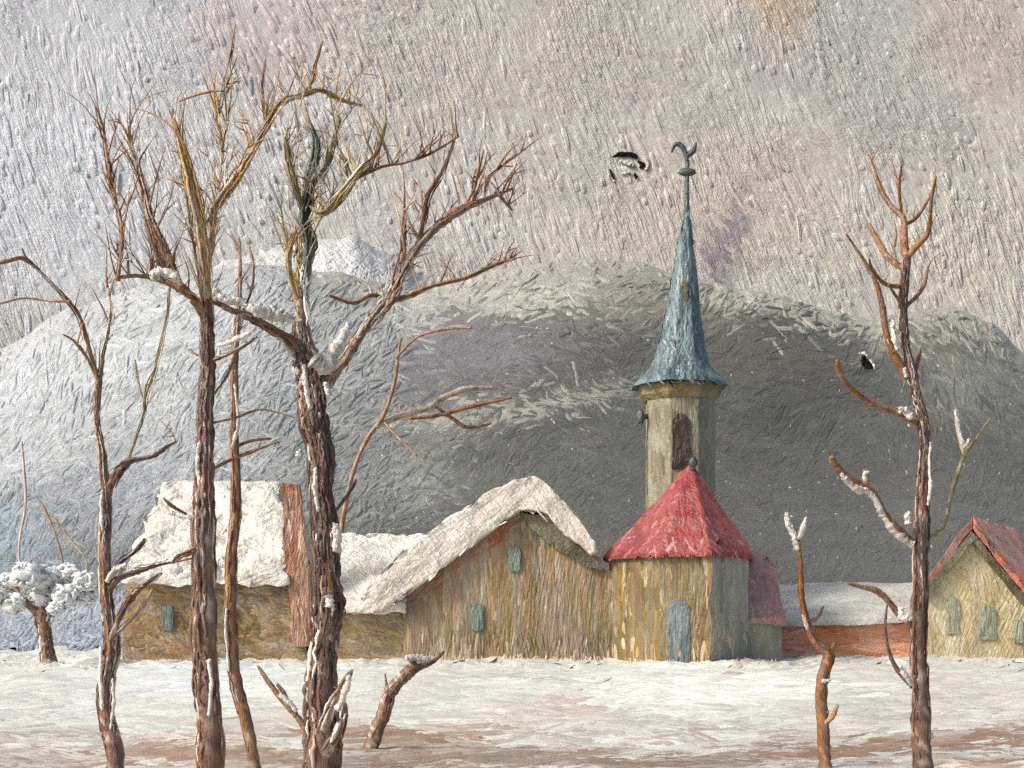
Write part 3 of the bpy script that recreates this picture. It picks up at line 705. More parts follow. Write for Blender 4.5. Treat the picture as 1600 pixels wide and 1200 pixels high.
wallpiece('belfry_window', M['dark'], tw, arch(1064, 646, 732, 13.5), fy-.12, fy+.1, maxlen=.12, amp=.035, freq=3)  # flush panel; its dark colour stands for the shade in the recess
mb = MB(); blob(mb, at(1001, 652, 52.4), .15, .15, .24, 5, .5); tube(mb, [(at(1000, 652, 52.4), .1), (at(1014, 650, 52.6), .1)], 8); mb.build('waterspout', M['iron'], tw)
prof = [(600, 78, 1061), (594, 74, 1061), (584, 62, 1061.5), (570, 50, 1062), (550, 42, 1063), (520, 35.5, 1064.5), (490, 30, 1066), (460, 25.5, 1067.5), (425, 21, 1069), (390, 15.5, 1070.5), (360, 10, 1071.5), (338, 6, 1072.5), (318, 3.5, 1073)]
sp_ = loft('spire', M['spire'], ch, [octa(cx, 0, r*1.02, 53, zpx(y, 52.2)) for y, r, cx in prof], maxlen=.22, amp=.05, freq=2)
def pr(y):
    for (y0, r0, c0), (y1, r1, c1) in zip(prof, prof[1:]):
        if y1 <= y <= y0: t = (y0-y)/(y0-y1); return r0+(r1-r0)*t, c0+(c1-c0)*t
    return (prof[0][1:] if y > prof[0][0] else prof[-1][1:])
ss = round_surf(lambda y: max(3, pr(y)[0]*.97), lambda y: pr(y)[1])
coat(sp_, ss, [(1008, 588), (1024, 564), (1034, 510), (1046, 440), (1060, 370), (1068, 340), (1076, 340), (1082, 370), (1092, 440), (1098, 510), (1104, 564), (1118, 588)], 88, 420, (16, 50), (4, 8), 1.3, 14, .16, extra=([(150, 160, 160), (58, 66, 68)], .25))
gable('spire_window', M['moss'], sp_, [(1065, 470), (1065, 442), (1069, 436), (1074, 442), (1075, 470)], 53-23*ts*.96-.1, 53-10*ts, maxlen=.1, amp=.02, freq=3)
cr = MB(); D = 53.
def P(px, py, rpx): return (at(px, py, D), rpx*D/F)
tube(cr, smooth_path([P(1072.5, 345, 5), P(1073.5, 320, 4.2), P(1073, 295, 3.6), P(1074, 270, 3.4), P(1074, 250, 3.2)], 6), 7)
blob(cr, at(1073, 269, D), 15*D/F, 7*D/F, 6*D/F, 2, .3)
cr.build('spire_rod', M['iron'], sp_)
ck = MB()
tube(ck, smooth_path([P(1074, 256, 3), P(1072, 244, 3.5), P(1069, 234, 4), P(1062, 226, 4), P(1055, 226, 3.6), P(1051, 232, 2.6), P(1050, 238, 1.4)], 6), 7)
tube(ck, smooth_path([P(1073, 246, 3.5), P(1078, 240, 4.5), P(1083, 236, 5), P(1086, 229, 3), P(1088, 223, 1.4)], 6), 7)
ck.build('weathercock', M['iron'], sp_)

# withered tufts where the walls meet the snow
tm = MB()
def tufts(x0, x1, D, n, hmin, hmax):
    for _ in range(n):
        px = random.uniform(x0, x1); d = D-random.uniform(0.05, .5)
        b0 = gnd(px, d); hh = random.uniform(hmin, hmax)*(.6+.8*abs(noise.noise(Vector((px*.03, 0, 0)))))
        t = b0+Vector((random.uniform(-.12, .12), 0, hh)); w = random.uniform(.018, .04)
        tube(tm, [(b0, w), (b0.lerp(t, .6)+Vector((random.uniform(-.03, .03), 0, 0)), w*.8), (t, w*.25)], 5, .3)
tufts(632, 955, 50, 150, .08, .4); tufts(955, 1036, 48.6, 40, .06, .3); tufts(1036, 1110, 47.1, 30, .06, .25); tufts(1110, 1215, 48.2, 50, .06, .3)
tufts(195, 640, 49.8, 110, .05, .22); tufts(1220, 1600, 51.8, 90, .05, .22)
M['tuft'] = paint('straw_paint', [(150, 122, 92), (190, 170, 146), (216, 204, 188), (176, 136, 96)], unit=.06, patch=6, bump=.4)
tag(tm.build('dry_grass', M['tuft']), 'withered snowy grass tufts along the house walls', 'grass', kind='stuff')

# ------------------------------------------------------------------ trees
def bark(name, cols, **k):
    kw = dict(unit=.018, rot=(0, R(4), 0), rot2=(0, R(-9), 0), sc3=(1, 1, .12), bump=.9, patch=12, vary=.3, streak=.5, warp=14, grain=.5); kw.update(k)
    return paint(name, cols, **kw)
B = {
    'umber': bark('umber_bark_paint', [(58, 44, 40), (84, 64, 55), (104, 82, 70), (150, 128, 112)]),
    'brown': bark('brown_bark_paint', [(92, 66, 50), (116, 84, 62), (134, 104, 80)]),
    'ochre': bark('ochre_bark_paint', [(116, 88, 40), (140, 108, 54), (156, 124, 78)]),
    'sienna': bark('sienna_bark_paint', [(98, 66, 38), (124, 84, 48), (140, 102, 66)]),
    'olive': bark('olive_bark_paint', [(84, 78, 46), (110, 98, 58), (128, 112, 76)]),
    'ivy': bark('green_bark_paint', [(52, 62, 46), (70, 80, 62), (92, 96, 78)]),
    'violet': bark('violet_bark_paint', [(62, 46, 48), (84, 64, 62), (112, 92, 88)]),
    'pale': bark('pale_bark_paint', [(150, 124, 100), (176, 154, 132), (196, 180, 162)]),
    'snow': bark('branch_snow_paint', [(206, 196, 182), (222, 214, 202), (232, 228, 220)], patch=20, vary=.08, streak=.3, bump=.8),
}
PAL = {k: [lin(tuple(min(245, q*({'sienna': .98, 'umber': 1.04, 'brown': 1.06, 'ochre': 1.12, 'olive': 1.1}.get(k, 1))) for q in c)) for c in v] for k, v in {
    'umber': [(74, 54, 46), (104, 76, 60), (128, 96, 76), (94, 70, 58), (146, 114, 94), (112, 84, 68), (190, 176, 160)],
    'brown': [(98, 68, 50), (130, 92, 66), (152, 114, 84), (118, 86, 64), (172, 146, 120)],
    'ochre': [(124, 94, 46), (154, 120, 64), (170, 138, 92), (138, 106, 62), (190, 170, 140)],
    'sienna': [(104, 68, 40), (138, 92, 54), (158, 112, 72), (124, 82, 50), (176, 140, 106)],
    'olive': [(92, 84, 52), (126, 112, 70), (150, 132, 92), (116, 104, 70), (184, 174, 150)],
    'ivy': [(48, 60, 48), (66, 78, 62), (86, 92, 72), (70, 84, 82), (120, 122, 108)],
    'dark': [(60, 44, 38), (92, 67, 54), (122, 92, 74), (78, 57, 48), (106, 80, 66), (170, 146, 126)],
    'violet': [(70, 50, 44), (94, 68, 58), (118, 90, 76), (86, 64, 56), (146, 118, 102)],
    'pale': [(140, 112, 90), (176, 154, 132), (200, 184, 166), (156, 130, 108), (206, 196, 182)],
    'snow': [(190, 180, 166), (222, 214, 202), (206, 196, 184), (232, 228, 220), (212, 206, 196)]}.items()}
B = {k: k for k in PAL}
M['bark'] = paint('bark_paint', unit=.016, rot=(0, R(4), 0), rot2=(0, R(-12), 0), sc3=(1, 1, .16), bump=.7, attr=True, vary=.3, warp=14, grain=.6, rough=.4)
M['bsnow'] = paint('branch_snow_paint', unit=.02, rot=(0, R(30), 0), rot2=(0, R(-30), 0), sc3=(1, 1, .3), bump=.9, attr=True, vary=.08, grain=.5)
class Tree:
    """all coordinates in photo pixels at distance D; every limb gets a depth of its own"""
    def __init__(s, name, label, D, px, seed, cat='tree', group=None, dry=False):
        s.D = D; s.seed = seed; s.rng = random.Random(seed); s.t = thing(name, label, cat, gnd(px, D), group)
        s.limbs = []; s.dry = dry
    def path(s, pts, dd, d0=0., dens=None, wob=0.):
        n = len(pts); P = []
        for i, p in enumerate(pts):
            t = i/max(1, n-1); D = s.D+d0+dd*t
            P.append((at(p[0], p[1], D), p[2]*.5*D/F))
        P = smooth_path(P, dens or 7)
        if wob: P = [(p+wobble(p, wob*min(r, 8*s.D/F), 14/s.D*2.2, s.seed), r*(1+.16*noise.noise(p*(40/s.D)))) for p, r in P]
        return P
    def limb(s, name, pts, mat, dd=None, d0=0., rough=.2, strands=0, sides=9):
        pal = PAL[mat]
        dd = s.rng.uniform(-.9, .9)*s.D/14 if dd is None else dd
        pa = s.path(pts, dd, d0, wob=.5); mb = MB(); n = len(pa)
        dry = s.dry and name == 'branch'
        tube(mb, [(p, r*(.72 if dry else 1)) for p, r in pa], sides, rough+(.3 if dry else 0), seed=s.seed, pal=pal)
        if dry: strands = int(strands*1.4)+5
        if name == 'trunk': strands = int(strands*2.2)
        for k in range(strands):                       # ridges of bark dragged along the limb
            a = s.rng.uniform(0, 2*math.pi)
            i0 = s.rng.randint(0, max(0, n-6)); i1 = min(n, i0+s.rng.randint(6, max(7, int(n*.8))))
            seg = []; out = s.rng.uniform(.7, 1.5) if dry else s.rng.uniform(.9, 1.06); th = s.rng.uniform(.2, .4) if dry else s.rng.uniform(.1, .24)
            for i in range(i0, i1):
                p, r = pa[i]; w = r*out
                q = p+Vector((math.cos(a)*w, -abs(math.sin(a))*w*.9, 0))
                tt = (i-i0)/max(1, i1-i0-1)
                seg.append((q+wobble(q, r*.3, 1.2/max(r, .02)*.4, k), r*th*max(.12, math.sin(math.pi*(.08+.88*tt)))*(1+.35*noise.noise(q*(2/max(r, .01))))))
            c = s.rng.choice(pal[:-1] if s.rng.random() < .8 else pal[-1:]+PAL['snow'][:2])
            tube(mb, seg, 5, .4, pal=vary(c, s.rng, .18, .05))
        s.limbs.append((pa, mb, name, mat)); return mb
    def snow(s, pts, dd=0., d0=0., name='snow', lump=1.):
        pa = s.path(pts, dd, d0-.02, 9); mb = MB(); n = len(pa); pal = PAL['snow']
        pa = [(p+wobble(p, r*.45, 7), r*lump*(.75+.9*abs(noise.noise(p*(.5/max(r, .01)))))*(.45 if i in (0, n-1) else 1)) for i, (p, r) in enumerate(pa)]
        tube(mb, pa, 10, .65, seed=s.seed+len(s.limbs), pal=pal)
        for k in range(max(2, n//5)):
            i = s.rng.randrange(n); p, r = pa[i]
            i1 = min(n, i+s.rng.randint(3, 8)); a = s.rng.uniform(0, 6.28)
            seg = [(q+Vector((math.cos(a)*w*.8, -w*.3, math.sin(a)*w*.8))+wobble(q, w*.4, 9, k), w*s.rng.uniform(.25, .5)) for q, w in pa[i:i1]]
            tube(mb, seg, 6, .5, pal=s.rng.choice(pal))
        return mb.build(name, M['bsnow'], s.t)
    def twigs(s, n, mat, box, lmin, lmax, up=(60, 120), w=(2.0, 4.6)):
        R_ = s.rng; pal = PAL[mat]
        pool = [(p, r, mb) for pa, mb, _, _ in s.limbs for p, r in pa if box[0] < CX+p.x/p.y*F < box[2] and box[1] < HZ-(p.z-EYE)/p.y*F < box[3]]
        if not pool: return
        for _ in range(n):
            p, r, mb = R_.choice(pool); px_ = p.y/F
            a = R(R_.uniform(*up)); l = R_.uniform(lmin, lmax)*px_; ww = R_.uniform(*w)*.5*px_
            q = p.copy(); seg = [(q.copy(), ww)]; c = vary(R_.choice(pal), R_, .15, .05)
            bend = R_.uniform(-.12, .12); dy = R_.uniform(-.35, .35)
            for k in range(5):
                a += bend+R_.uniform(-.15, .15)
                q = q+Vector((math.cos(a), dy, math.sin(a)))*(l/5); seg.append((q.copy(), ww*(1-.16*(k+1))))
            tube(mb, smooth_path(seg, 3), 5, .6, seed=_, pal=c)
            if R_.random() < .55:
                k = R_.randint(1, 3); p2 = seg[k][0]; a2 = a+R_.choice((-1, 1))*R_.uniform(.4, .8)
                p3 = p2+Vector((math.cos(a2), -dy, math.sin(a2)))*l*.4
                tube(mb, [(p2, ww*.7), (p2.lerp(p3, .5)+wobble(p2, l*.04, 5), ww*.55), (p3, ww*.2)], 5, .5, pal=c)
    def finish(s):
        for pa, mb, name, mat in s.limbs: mb.build(name, M['bark'], s.t)

# T1 slim tree at the left
t = Tree('bare_tree', 'slim crooked bare tree, leftmost of the tall foreground trees', 14.2, 178, 1, dry=True)
g = yg(14.2)+4
t.limb('trunk', [(180, g, 30), (177, 1165, 28), (167, 1120, 25), (168, 1060, 24), (173, 1005, 25), (168, 950, 20), (164, 890, 19), (165, 820, 17), (166, 765, 15), (160, 712, 12), (151, 655, 10), (155, 590, 11)], B['umber'], 0, strands=22)
t.limb('branch', [(155, 600, 11), (140, 545, 9), (128, 500, 8), (106, 470, 7), (70, 432, 6), (44, 408, 4), (34, 388, 3)], B['brown'], -.6, strands=4)
t.limb('branch', [(152, 592, 7), (136, 560, 6), (118, 535, 5), (98, 522, 3)], B['brown'], -.3)
t.limb('branch', [(157, 590, 8), (160, 555, 7), (168, 520, 6), (172, 480, 5), (166, 440, 3)], B['olive'], .5)
t.limb('branch', [(110, 472, 6), (75, 470, 5), (35, 466, 5), (-10, 478, 3)], B['brown'], .5, d0=-.4)
t.limb('branch', [(62, 424, 6), (36, 404, 9), (10, 408, 8), (-20, 416, 5)], B['brown'], -.4, d0=-.4, strands=4)
t.limb('branch', [(168, 775, 15), (182, 742, 17), (200, 722, 13), (238, 712, 9), (258, 700, 8), (276, 690, 4)], B['violet'], -.5, strands=6)
t.limb('branch', [(200, 718, 6), (212, 682, 6), (225, 646, 6), (230, 616, 6), (242, 586, 6), (254, 530, 6), (262, 490, 5), (266, 450, 3)], B['olive'], .6, d0=-.2, strands=5)
t.limb('branch', [(226, 630, 4), (218, 605, 4), (211, 562, 3)], B['olive'], .2, d0=.1)
t.limb('branch', [(168, 930, 14), (185, 905, 12), (215, 893, 12), (250, 882, 7), (300, 872, 4)], B['violet'], -.4, strands=6)
t.limb('branch', [(172, 1000, 13), (188, 960, 12), (205, 932, 12), (228, 912, 10), (252, 895, 6)], B['umber'], -.3, d0=-.1, strands=12)
t.limb('branch', [(174, 1000, 9), (196, 975, 8), (222, 948, 7), (238, 920, 3)], B['pale'], .2, d0=-.1, strands=6)
t.limb('branch', [(168, 905, 10), (188, 878, 9), (212, 860, 9), (226, 842, 6)], B['violet'], .4, strands=5)
t.snow([(166, 910, 8), (180, 890, 9), (198, 882, 7)], 0, -.12); t.snow([(206, 886, 7), (230, 880, 6), (262, 874, 4)], -.2, -.2)
t.snow([(160, 1110, 6), (157, 1060, 8), (158, 1010, 6)], 0, -.05); t.snow([(160, 830, 4), (158, 790, 5), (160, 765, 3)], 0, -.05)
t.snow([(172, 1140, 4), (178, 1095, 5), (176, 1060, 4)], 0, -.12)
t.twigs(12, B['brown'], (60, 380, 290, 700), 30, 80, (50, 130))
t.twigs(10, B['olive'], (140, 430, 290, 620), 30, 70, (60, 120))

# T2 second tree with a fan of boughs
t.finish()
t = Tree('bare_tree', 'tall bare tree with a wide fan of ochre boughs in front of the hipped house', 13.6, 326, 2, dry=True)
g = yg(13.6)+4
t.limb('trunk', [(330, g, 46), (328, 1150, 40), (322, 1080, 38), (318, 1000, 36), (318, 900, 34), (320, 800, 32), (322, 720, 27), (321, 640, 22), (325, 560, 20), (325, 500, 19), (324, 460, 15)], B['umber'], 0, strands=30)
t.limb('branch', [(325, 500, 16), (300, 466, 18), (275, 448, 16), (245, 436, 9), (212, 431, 8), (184, 436, 8)], B['brown'], -.5, strands=6)
t.limb('branch', [(184, 440, 9), (190, 400, 10), (190, 362, 9), (182, 320, 8), (172, 275, 7), (166, 240, 5), (162, 200, 3)], B['sienna'], .3, d0=-.5, strands=5)
t.limb('branch', [(284, 452, 18), (266, 420, 22), (245, 380, 18), (232, 340, 12), (220, 290, 10), (212, 250, 7), (200, 212, 4)], B['brown'], .6, d0=-.3, strands=16)
t.limb('branch', [(326, 480, 14), (324, 430, 15), (318, 375, 17), (308, 325, 15), (297, 280, 13), (285, 235, 10), (272, 186, 5)], B['ochre'], -.5, strands=14)
t.limb('branch', [(326, 440, 8), (330, 380, 8), (336, 330, 14), (358, 295, 16), (378, 268, 12), (400, 232, 9), (424, 190, 10), (446, 158, 12), (470, 148, 13), (500, 140, 11), (530, 155, 9), (566, 166, 6)], B['ochre'], .8, strands=16)
t.limb('branch', [(322, 500, 9), (312, 440, 8), (302, 380, 6), (296, 340, 5), (292, 300, 3)], B['brown'], .4)
t.limb('branch', [(336, 325, 8), (344, 280, 6), (346, 230, 6), (340, 185, 5), (336, 160, 3)], B['olive'], .5, d0=.4, strands=3)
t.limb('branch', [(346, 235, 5), (354, 190, 5), (352, 130, 4), (360, 90, 6), (369, 38, 3)], B['sienna'], -.3, d0=.6)
t.limb('branch', [(280, 158, 4), (310, 148, 6), (345, 142, 5), (352, 150, 3)], B['ochre'], .1, d0=.6)
t.limb('branch', [(470, 150, 6), (486, 128, 7), (494, 100, 5), (504, 64, 3)], B['sienna'], .2, d0=.9)
t.limb('branch', [(414, 205, 5), (412, 165, 5), (410, 130, 4), (415, 92, 2)], B['brown'], .2, d0=.7)
t.limb('branch', [(326, 565, 10), (350, 556, 9), (378, 543, 8), (402, 526, 5)], B['umber'], -.3, strands=4)
t.limb('branch', [(335, 615, 6), (352, 590, 6), (364, 562, 6), (370, 530, 5)], B['brown'], .3)
t.limb('branch', [(322, 560, 5), (304, 552, 5), (296, 545, 3)], B['brown'], .2)
t.limb('branch', [(330, 735, 7), (360, 718, 7), (390, 706, 8), (436, 690, 4)], B['brown'], .2, strands=4)
t.limb('branch', [(316, 850, 12), (298, 862, 12), (280, 870, 10), (270, 880, 6)], B['brown'], -.3, strands=6)
t.limb('branch', [(318, 812, 5), (296, 806, 5), (272, 792, 8), (256, 778, 4)], B['umber'], -.2)
t.limb('branch', [(332, 660, 6), (370, 652, 5), (410, 640, 4), (460, 652, 3)], B['umber'], -.2, strands=2)
t.snow([(236, 432, 14), (258, 424, 18), (280, 436, 12)], 0, -.5); t.snow([(332, 452, 12), (352, 470, 14), (372, 468, 14), (386, 480, 8)], 0, -.1)
t.snow([(340, 540, 6), (366, 532, 8), (392, 520, 6)], -.2, -.2); t.snow([(312, 760, 5), (308, 720, 7), (312, 690, 5)], 0, -.06)
t.snow([(326, 1120, 5), (330, 1070, 7), (326, 1030, 5)], 0, -.18); t.snow([(262, 800, 7), (286, 806, 7), (306, 808, 6)], 0, -.3)
t.twigs(60, B['sienna'], (160, 180, 300, 440), 40, 120, (75, 125))
t.twigs(46, B['ochre'], (290, 180, 450, 420), 40, 110, (55, 120))
t.twigs(40, B['ochre'], (330, 140, 560, 330), 30, 90, (50, 120))
t.twigs(12, B['brown'], (200, 420, 340, 500), 40, 120, (60, 120))
t.twigs(34, B['pale'], (160, 150, 520, 460), 30, 100, (55, 125), (2, 4.5))
t.twigs(16, B['snow'], (160, 190, 520, 460), 25, 70, (55, 125), (2, 5))

# T2b slender companion
t.finish()
t = Tree('slender_tree', 'thin straight brown stem standing just right of the fan-boughed tree', 15.2, 398, 3, dry=True)
g = yg(15.2)+4
t.limb('trunk', [(402, g, 20), (392, 1160, 20), (380, 1110, 19), (368, 1060, 18), (362, 980, 19), (362, 900, 18), (367, 820, 17), (368, 720, 15), (366, 640, 12), (368, 560, 12), (372, 510, 9), (376, 440, 6), (374, 372, 3)], B['brown'], 0, strands=18)
t.limb('branch', [(372, 500, 5), (392, 460, 5), (396, 420, 6), (390, 385, 3)], B['brown'], .2)
t.limb('branch', [(366, 700, 7), (392, 690, 7), (424, 686, 4)], B['sienna'], .2, strands=3)
t.snow([(358, 1050, 4), (353, 990, 5), (354, 950, 3)], 0, -.06); t.snow([(362, 700, 4), (372, 660, 6), (366, 600, 4)], 0, -.06)
t.twigs(8, B['brown'], (350, 380, 400, 600), 30, 80, (55, 125))

# T3 the big tree
t.finish()
t = Tree('bare_tree', 'thickest bare tree with a green stained bough and snow in its forks', 12.8, 506, 4, dry=True)
g = yg(12.8)+4
t.limb('trunk', [(508, g, 57), (506, 1160, 52), (504, 1090, 46), (506, 1010, 41), (512, 930, 40), (508, 850, 38), (502, 780, 34), (500, 720, 36), (492, 660, 38), (486, 610, 40), (482, 575, 38), (474, 540, 31), (468, 505, 22)], B['dark'], 0, strands=60, rough=.2)
t.limb('branch', [(478, 560, 30), (452, 532, 24), (420, 512, 20), (388, 492, 15), (358, 482, 12), (334, 470, 10)], B['umber'], -.6, strands=14)
t.limb('branch', [(470, 520, 24), (468, 470, 22), (470, 430, 22), (478, 390, 20), (476, 350, 18), (478, 310, 16)], B['olive'], .5, strands=14)
t.limb('branch', [(478, 425, 20), (482, 380, 22), (474, 345, 18), (480, 300, 15), (490, 262, 11), (494, 225, 9), (482, 190, 4)], B['ivy'], .4, d0=.15, strands=14)
t.limb('branch', [(508, 600, 26), (536, 566, 22), (560, 526, 20), (588, 488, 20), (612, 458, 18), (628, 428, 15), (650, 392, 14), (680, 358, 16), (715, 332, 16), (755, 314, 12), (800, 296, 6)], B['brown'], .9, strands=24)
t.limb('branch', [(626, 430, 11), (632, 392, 10), (630, 360, 9), (632, 322, 5)], B['brown'], .2, d0=.5)
t.limb('branch', [(648, 398, 8), (660, 352, 8), (668, 310, 9), (690, 272, 6), (712, 214, 3)], B['sienna'], -.3, d0=.6, strands=6)
t.limb('branch', [(756, 316, 7), (762, 280, 6), (782, 262, 5), (806, 240, 3)], B['sienna'], .3, d0=.8, strands=4)
t.limb('branch', [(724, 330, 5), (740, 296, 5), (748, 268, 4), (756, 234, 3)], B['sienna'], -.3, d0=.8)
t.limb('branch', [(780, 304, 6), (792, 320, 6), (800, 330, 3)], B['sienna'], .1, d0=.8)
t.limb('branch', [(600, 474, 14), (640, 464, 11), (680, 448, 9), (726, 434, 9), (770, 414, 9), (806, 404, 4)], B['sienna'], -.5, d0=.5, strands=9)
t.limb('branch', [(606, 468, 8), (580, 462, 9), (552, 474, 9), (514, 462, 5)], B['sienna'], -.3, d0=.5, strands=4)
t.limb('branch', [(490, 290, 9), (512, 258, 9), (524, 220, 8), (532, 186, 4)], B['olive'], .5, d0=.4, strands=4)
t.limb('branch', [(484, 320, 10), (510, 330, 14), (540, 298, 14), (566, 262, 9), (590, 238, 6), (604, 190, 3)], B['olive'], -.6, d0=.3, strands=12)
t.limb('branch', [(552, 282, 6), (592, 262, 6), (632, 254, 6), (672, 240, 5), (716, 214, 3)], B['sienna'], .3, d0=0, strands=4)
t.limb('branch', [(474, 330, 9), (462, 290, 9), (452, 250, 8), (446, 214, 4)], B['olive'], -.4, d0=.3, strands=5)
t.limb('branch', [(468, 480, 12), (456, 440, 12), (452, 400, 10), (462, 360, 6)], B['ochre'], -.3, d0=.1, strands=5)
t.limb('branch', [(506, 1140, 16), (522, 1100, 15), (538, 1070, 13), (550, 1046, 5)], B['pale'], -.5, d0=-.3, strands=10)
t.limb('branch', [(510, 1180, 18), (528, 1150, 14), (538, 1120, 10), (540, 1098, 4)], B['umber'], -.3, d0=-.3, strands=8)
t.limb('branch', [(514, 1000, 20), (526, 960, 24), (522, 920, 20), (516, 890, 10)], B['violet'], -.2, d0=-.22, strands=8)
t.limb('branch', [(522, 800, 9), (540, 780, 7), (556, 750, 5)], B['umber'], .3)
t.snow([(388, 478, 14), (410, 486, 20), (436, 494, 18), (458, 502, 10)], .2, -.55); t.snow([(490, 560, 20), (506, 574, 26), (520, 556, 22), (534, 528, 16), (548, 506, 10)], .2, -.25)
t.snow([(508, 596, 12), (514, 618, 8)], 0, -.25); t.snow([(574, 490, 7), (596, 462, 8), (612, 440, 6)], .2, .35)
t.snow([(524, 862, 12), (528, 836, 16), (524, 818, 10)], 0, -.25); t.snow([(514, 930, 14), (516, 950, 12)], 0, -.4); t.snow([(466, 714, 14), (467, 704, 12)], 0, -.2)
t.snow([(526, 1110, 9), (540, 1080, 12), (546, 1056, 7)], -.3, -.5); t.snow([(516, 1160, 6), (530, 1130, 8)], 0, -.6); t.snow([(484, 640, 7), (478, 600, 9), (474, 570, 6)], 0, -.3)
t.snow([(498, 800, 6), (492, 760, 7), (494, 730, 5)], 0, -.3)
t.twigs(70, B['olive'], (440, 190, 620, 420), 40, 110, (60, 125))
t.twigs(50, B['sienna'], (560, 210, 820, 460), 30, 80, (40, 115))
t.twigs(12, B['ochre'], (440, 380, 500, 520), 30, 90, (60, 130))
t.twigs(9, B['brown'], (600, 400, 820, 480), 20, 50, (20, 100))
t.twigs(40, B['ochre'], (430, 190, 640, 420), 30, 90, (50, 125), (2, 4))
t.twigs(34, B['pale'], (440, 180, 820, 460), 25, 80, (45, 120), (2, 4.5))
t.twigs(18, B['snow'], (440, 200, 700, 480), 25, 70, (50, 115), (2.5, 5.5))

# small saplings in the foreground
t.finish()
t = Tree('leaning_sapling', 'short dark stump sapling leaning right with a snow cap, before the tan house', 17.6, 580, 5, 'sapling')
t.limb('trunk', [(578, yg(17.6)+4, 24), (588, 1140, 22), (600, 1108, 22), (606, 1088, 22), (622, 1066, 20), (640, 1050, 20), (652, 1036, 14)], B['umber'], 0, strands=8)
t.limb('branch', [(640, 1052, 12), (658, 1042, 12), (676, 1034, 8), (694, 1018, 4)], B['violet'], .2, strands=4)
t.limb('branch', [(606, 1090, 8), (604, 1070, 5), (602, 1052, 2)], B['violet'], .1)
t.snow([(634, 1028, 9), (652, 1028, 13), (672, 1032, 8)], .1, -.1)
t.finish()
t = Tree('thin_sapling', 'thin brown twig bent to the right beside the thickest tree', 16.0, 478, 6, 'sapling')
t.limb('trunk', [(480, yg(16)+4, 9), (476, 1140, 10), (462, 1118, 10), (440, 1092, 9), (420, 1066, 8), (402, 1040, 4)], B['brown'], 0, strands=5)
t.limb('branch', [(450, 1104, 8), (444, 1084, 9), (432, 1068, 5)], B['pale'], -.2, strands=4)
t.snow([(436, 1086, 8), (452, 1096, 10), (464, 1112, 7)], 0, -.1)
t.finish()
t = Tree('thin_tree', 'thin curved bare tree rising behind the snowy shed roof', 60, 528, 7)
t.limb('trunk', [(522, yg(60)+3, 9), (524, 900, 9), (534, 820, 8), (545, 764, 7), (558, 720, 7), (576, 682, 7), (600, 648, 7), (616, 600, 6), (622, 556, 5), (626, 528, 3)], B['brown'], 0)
t.limb('branch', [(586, 668, 8), (620, 652, 10), (664, 640, 9), (690, 622, 10), (730, 608, 9), (772, 606, 4)], B['pale'], 2, strands=4)
t.limb('branch', [(676, 632, 5), (704, 652, 6), (730, 668, 6), (768, 662, 3)], B['brown'], 1.5, d0=1)
t.limb('branch', [(600, 660, 4), (622, 684, 4), (652, 712, 3)], B['brown'], -1)
t.limb('branch', [(618, 560, 5), (650, 528, 4), (690, 514, 6), (738, 512, 3)], B['brown'], -1)
t.limb('branch', [(640, 654, 5), (680, 650, 6), (740, 634, 7), (800, 622, 3)], B['sienna'], .5, d0=1)

# right-hand tree
t.finish()
t = Tree('bare_tree', 'tall slim sienna tree with snowy side shoots near the right edge', 14.0, 1440, 8)
g = yg(14)+4
t.limb('trunk', [(1442, g, 36), (1440, 1170, 30), (1436, 1100, 27), (1434, 1020, 27), (1434, 940, 26), (1436, 860, 24), (1441, 790, 20), (1446, 720, 17), (1442, 660, 17), (1432, 620, 16), (1424, 585, 18), (1416, 545, 13), (1413, 500, 13), (1412, 450, 13), (1417, 400, 13)], B['dark'], 0, strands=26)
t.limb('branch', [(1420, 592, 13), (1398, 556, 12), (1386, 522, 10), (1380, 486, 10), (1372, 450, 8), (1358, 420, 7), (1336, 386, 4), (1322, 366, 3)], B['sienna'], -.4, strands=5)
t.limb('branch', [(1412, 446, 8), (1392, 446, 8), (1376, 438, 7), (1362, 418, 5), (1358, 404, 3)], B['sienna'], -.3)
t.limb('branch', [(1414, 420, 10), (1396, 410, 10), (1382, 396, 10), (1370, 374, 9), (1358, 350, 5)], B['sienna'], .3, strands=3)
t.limb('branch', [(1416, 402, 13), (1412, 370, 11), (1410, 342, 10), (1392, 322, 9), (1376, 296, 8), (1366, 270, 7), (1358, 244, 4)], B['sienna'], .4, strands=5)
t.limb('branch', [(1408, 334, 5), (1405, 295, 5), (1408, 258, 3)], B['sienna'], -.2, d0=.3)
t.limb('branch', [(1417, 402, 11), (1436, 382, 10), (1450, 366, 8), (1454, 340, 6), (1456, 310, 6), (1462, 276, 4)], B['sienna'], -.5, strands=4)
t.limb('branch', [(1415, 350, 6), (1430, 342, 6), (1446, 320, 5), (1456, 300, 3)], B['sienna'], .2, d0=.3)
t.limb('branch', [(1412, 482, 7), (1430, 464, 7), (1444, 444, 6), (1450, 420, 3)], B['sienna'], .4)
t.limb('branch', [(1413, 480, 6), (1400, 462, 5), (1388, 444, 4)], B['sienna'], -.2)
t.limb('branch', [(1426, 590, 10), (1433, 568, 9), (1438, 546, 4)], B['sienna'], .2)
t.limb('branch', [(1398, 385, 4), (1400, 362, 4), (1397, 345, 2)], B['sienna'], .1, d0=.2)
t.limb('branch', [(1432, 660, 9), (1404, 646, 10), (1372, 636, 9), (1344, 620, 9), (1322, 600, 8), (1312, 582, 10), (1308, 562, 5)], B['sienna'], -.5, strands=4)
t.limb('branch', [(1436, 858, 12), (1408, 832, 11), (1384, 806, 11), (1364, 772, 12), (1342, 756, 11), (1320, 742, 11), (1303, 722, 12), (1300, 714, 6)], B['sienna'], -.4, strands=4)
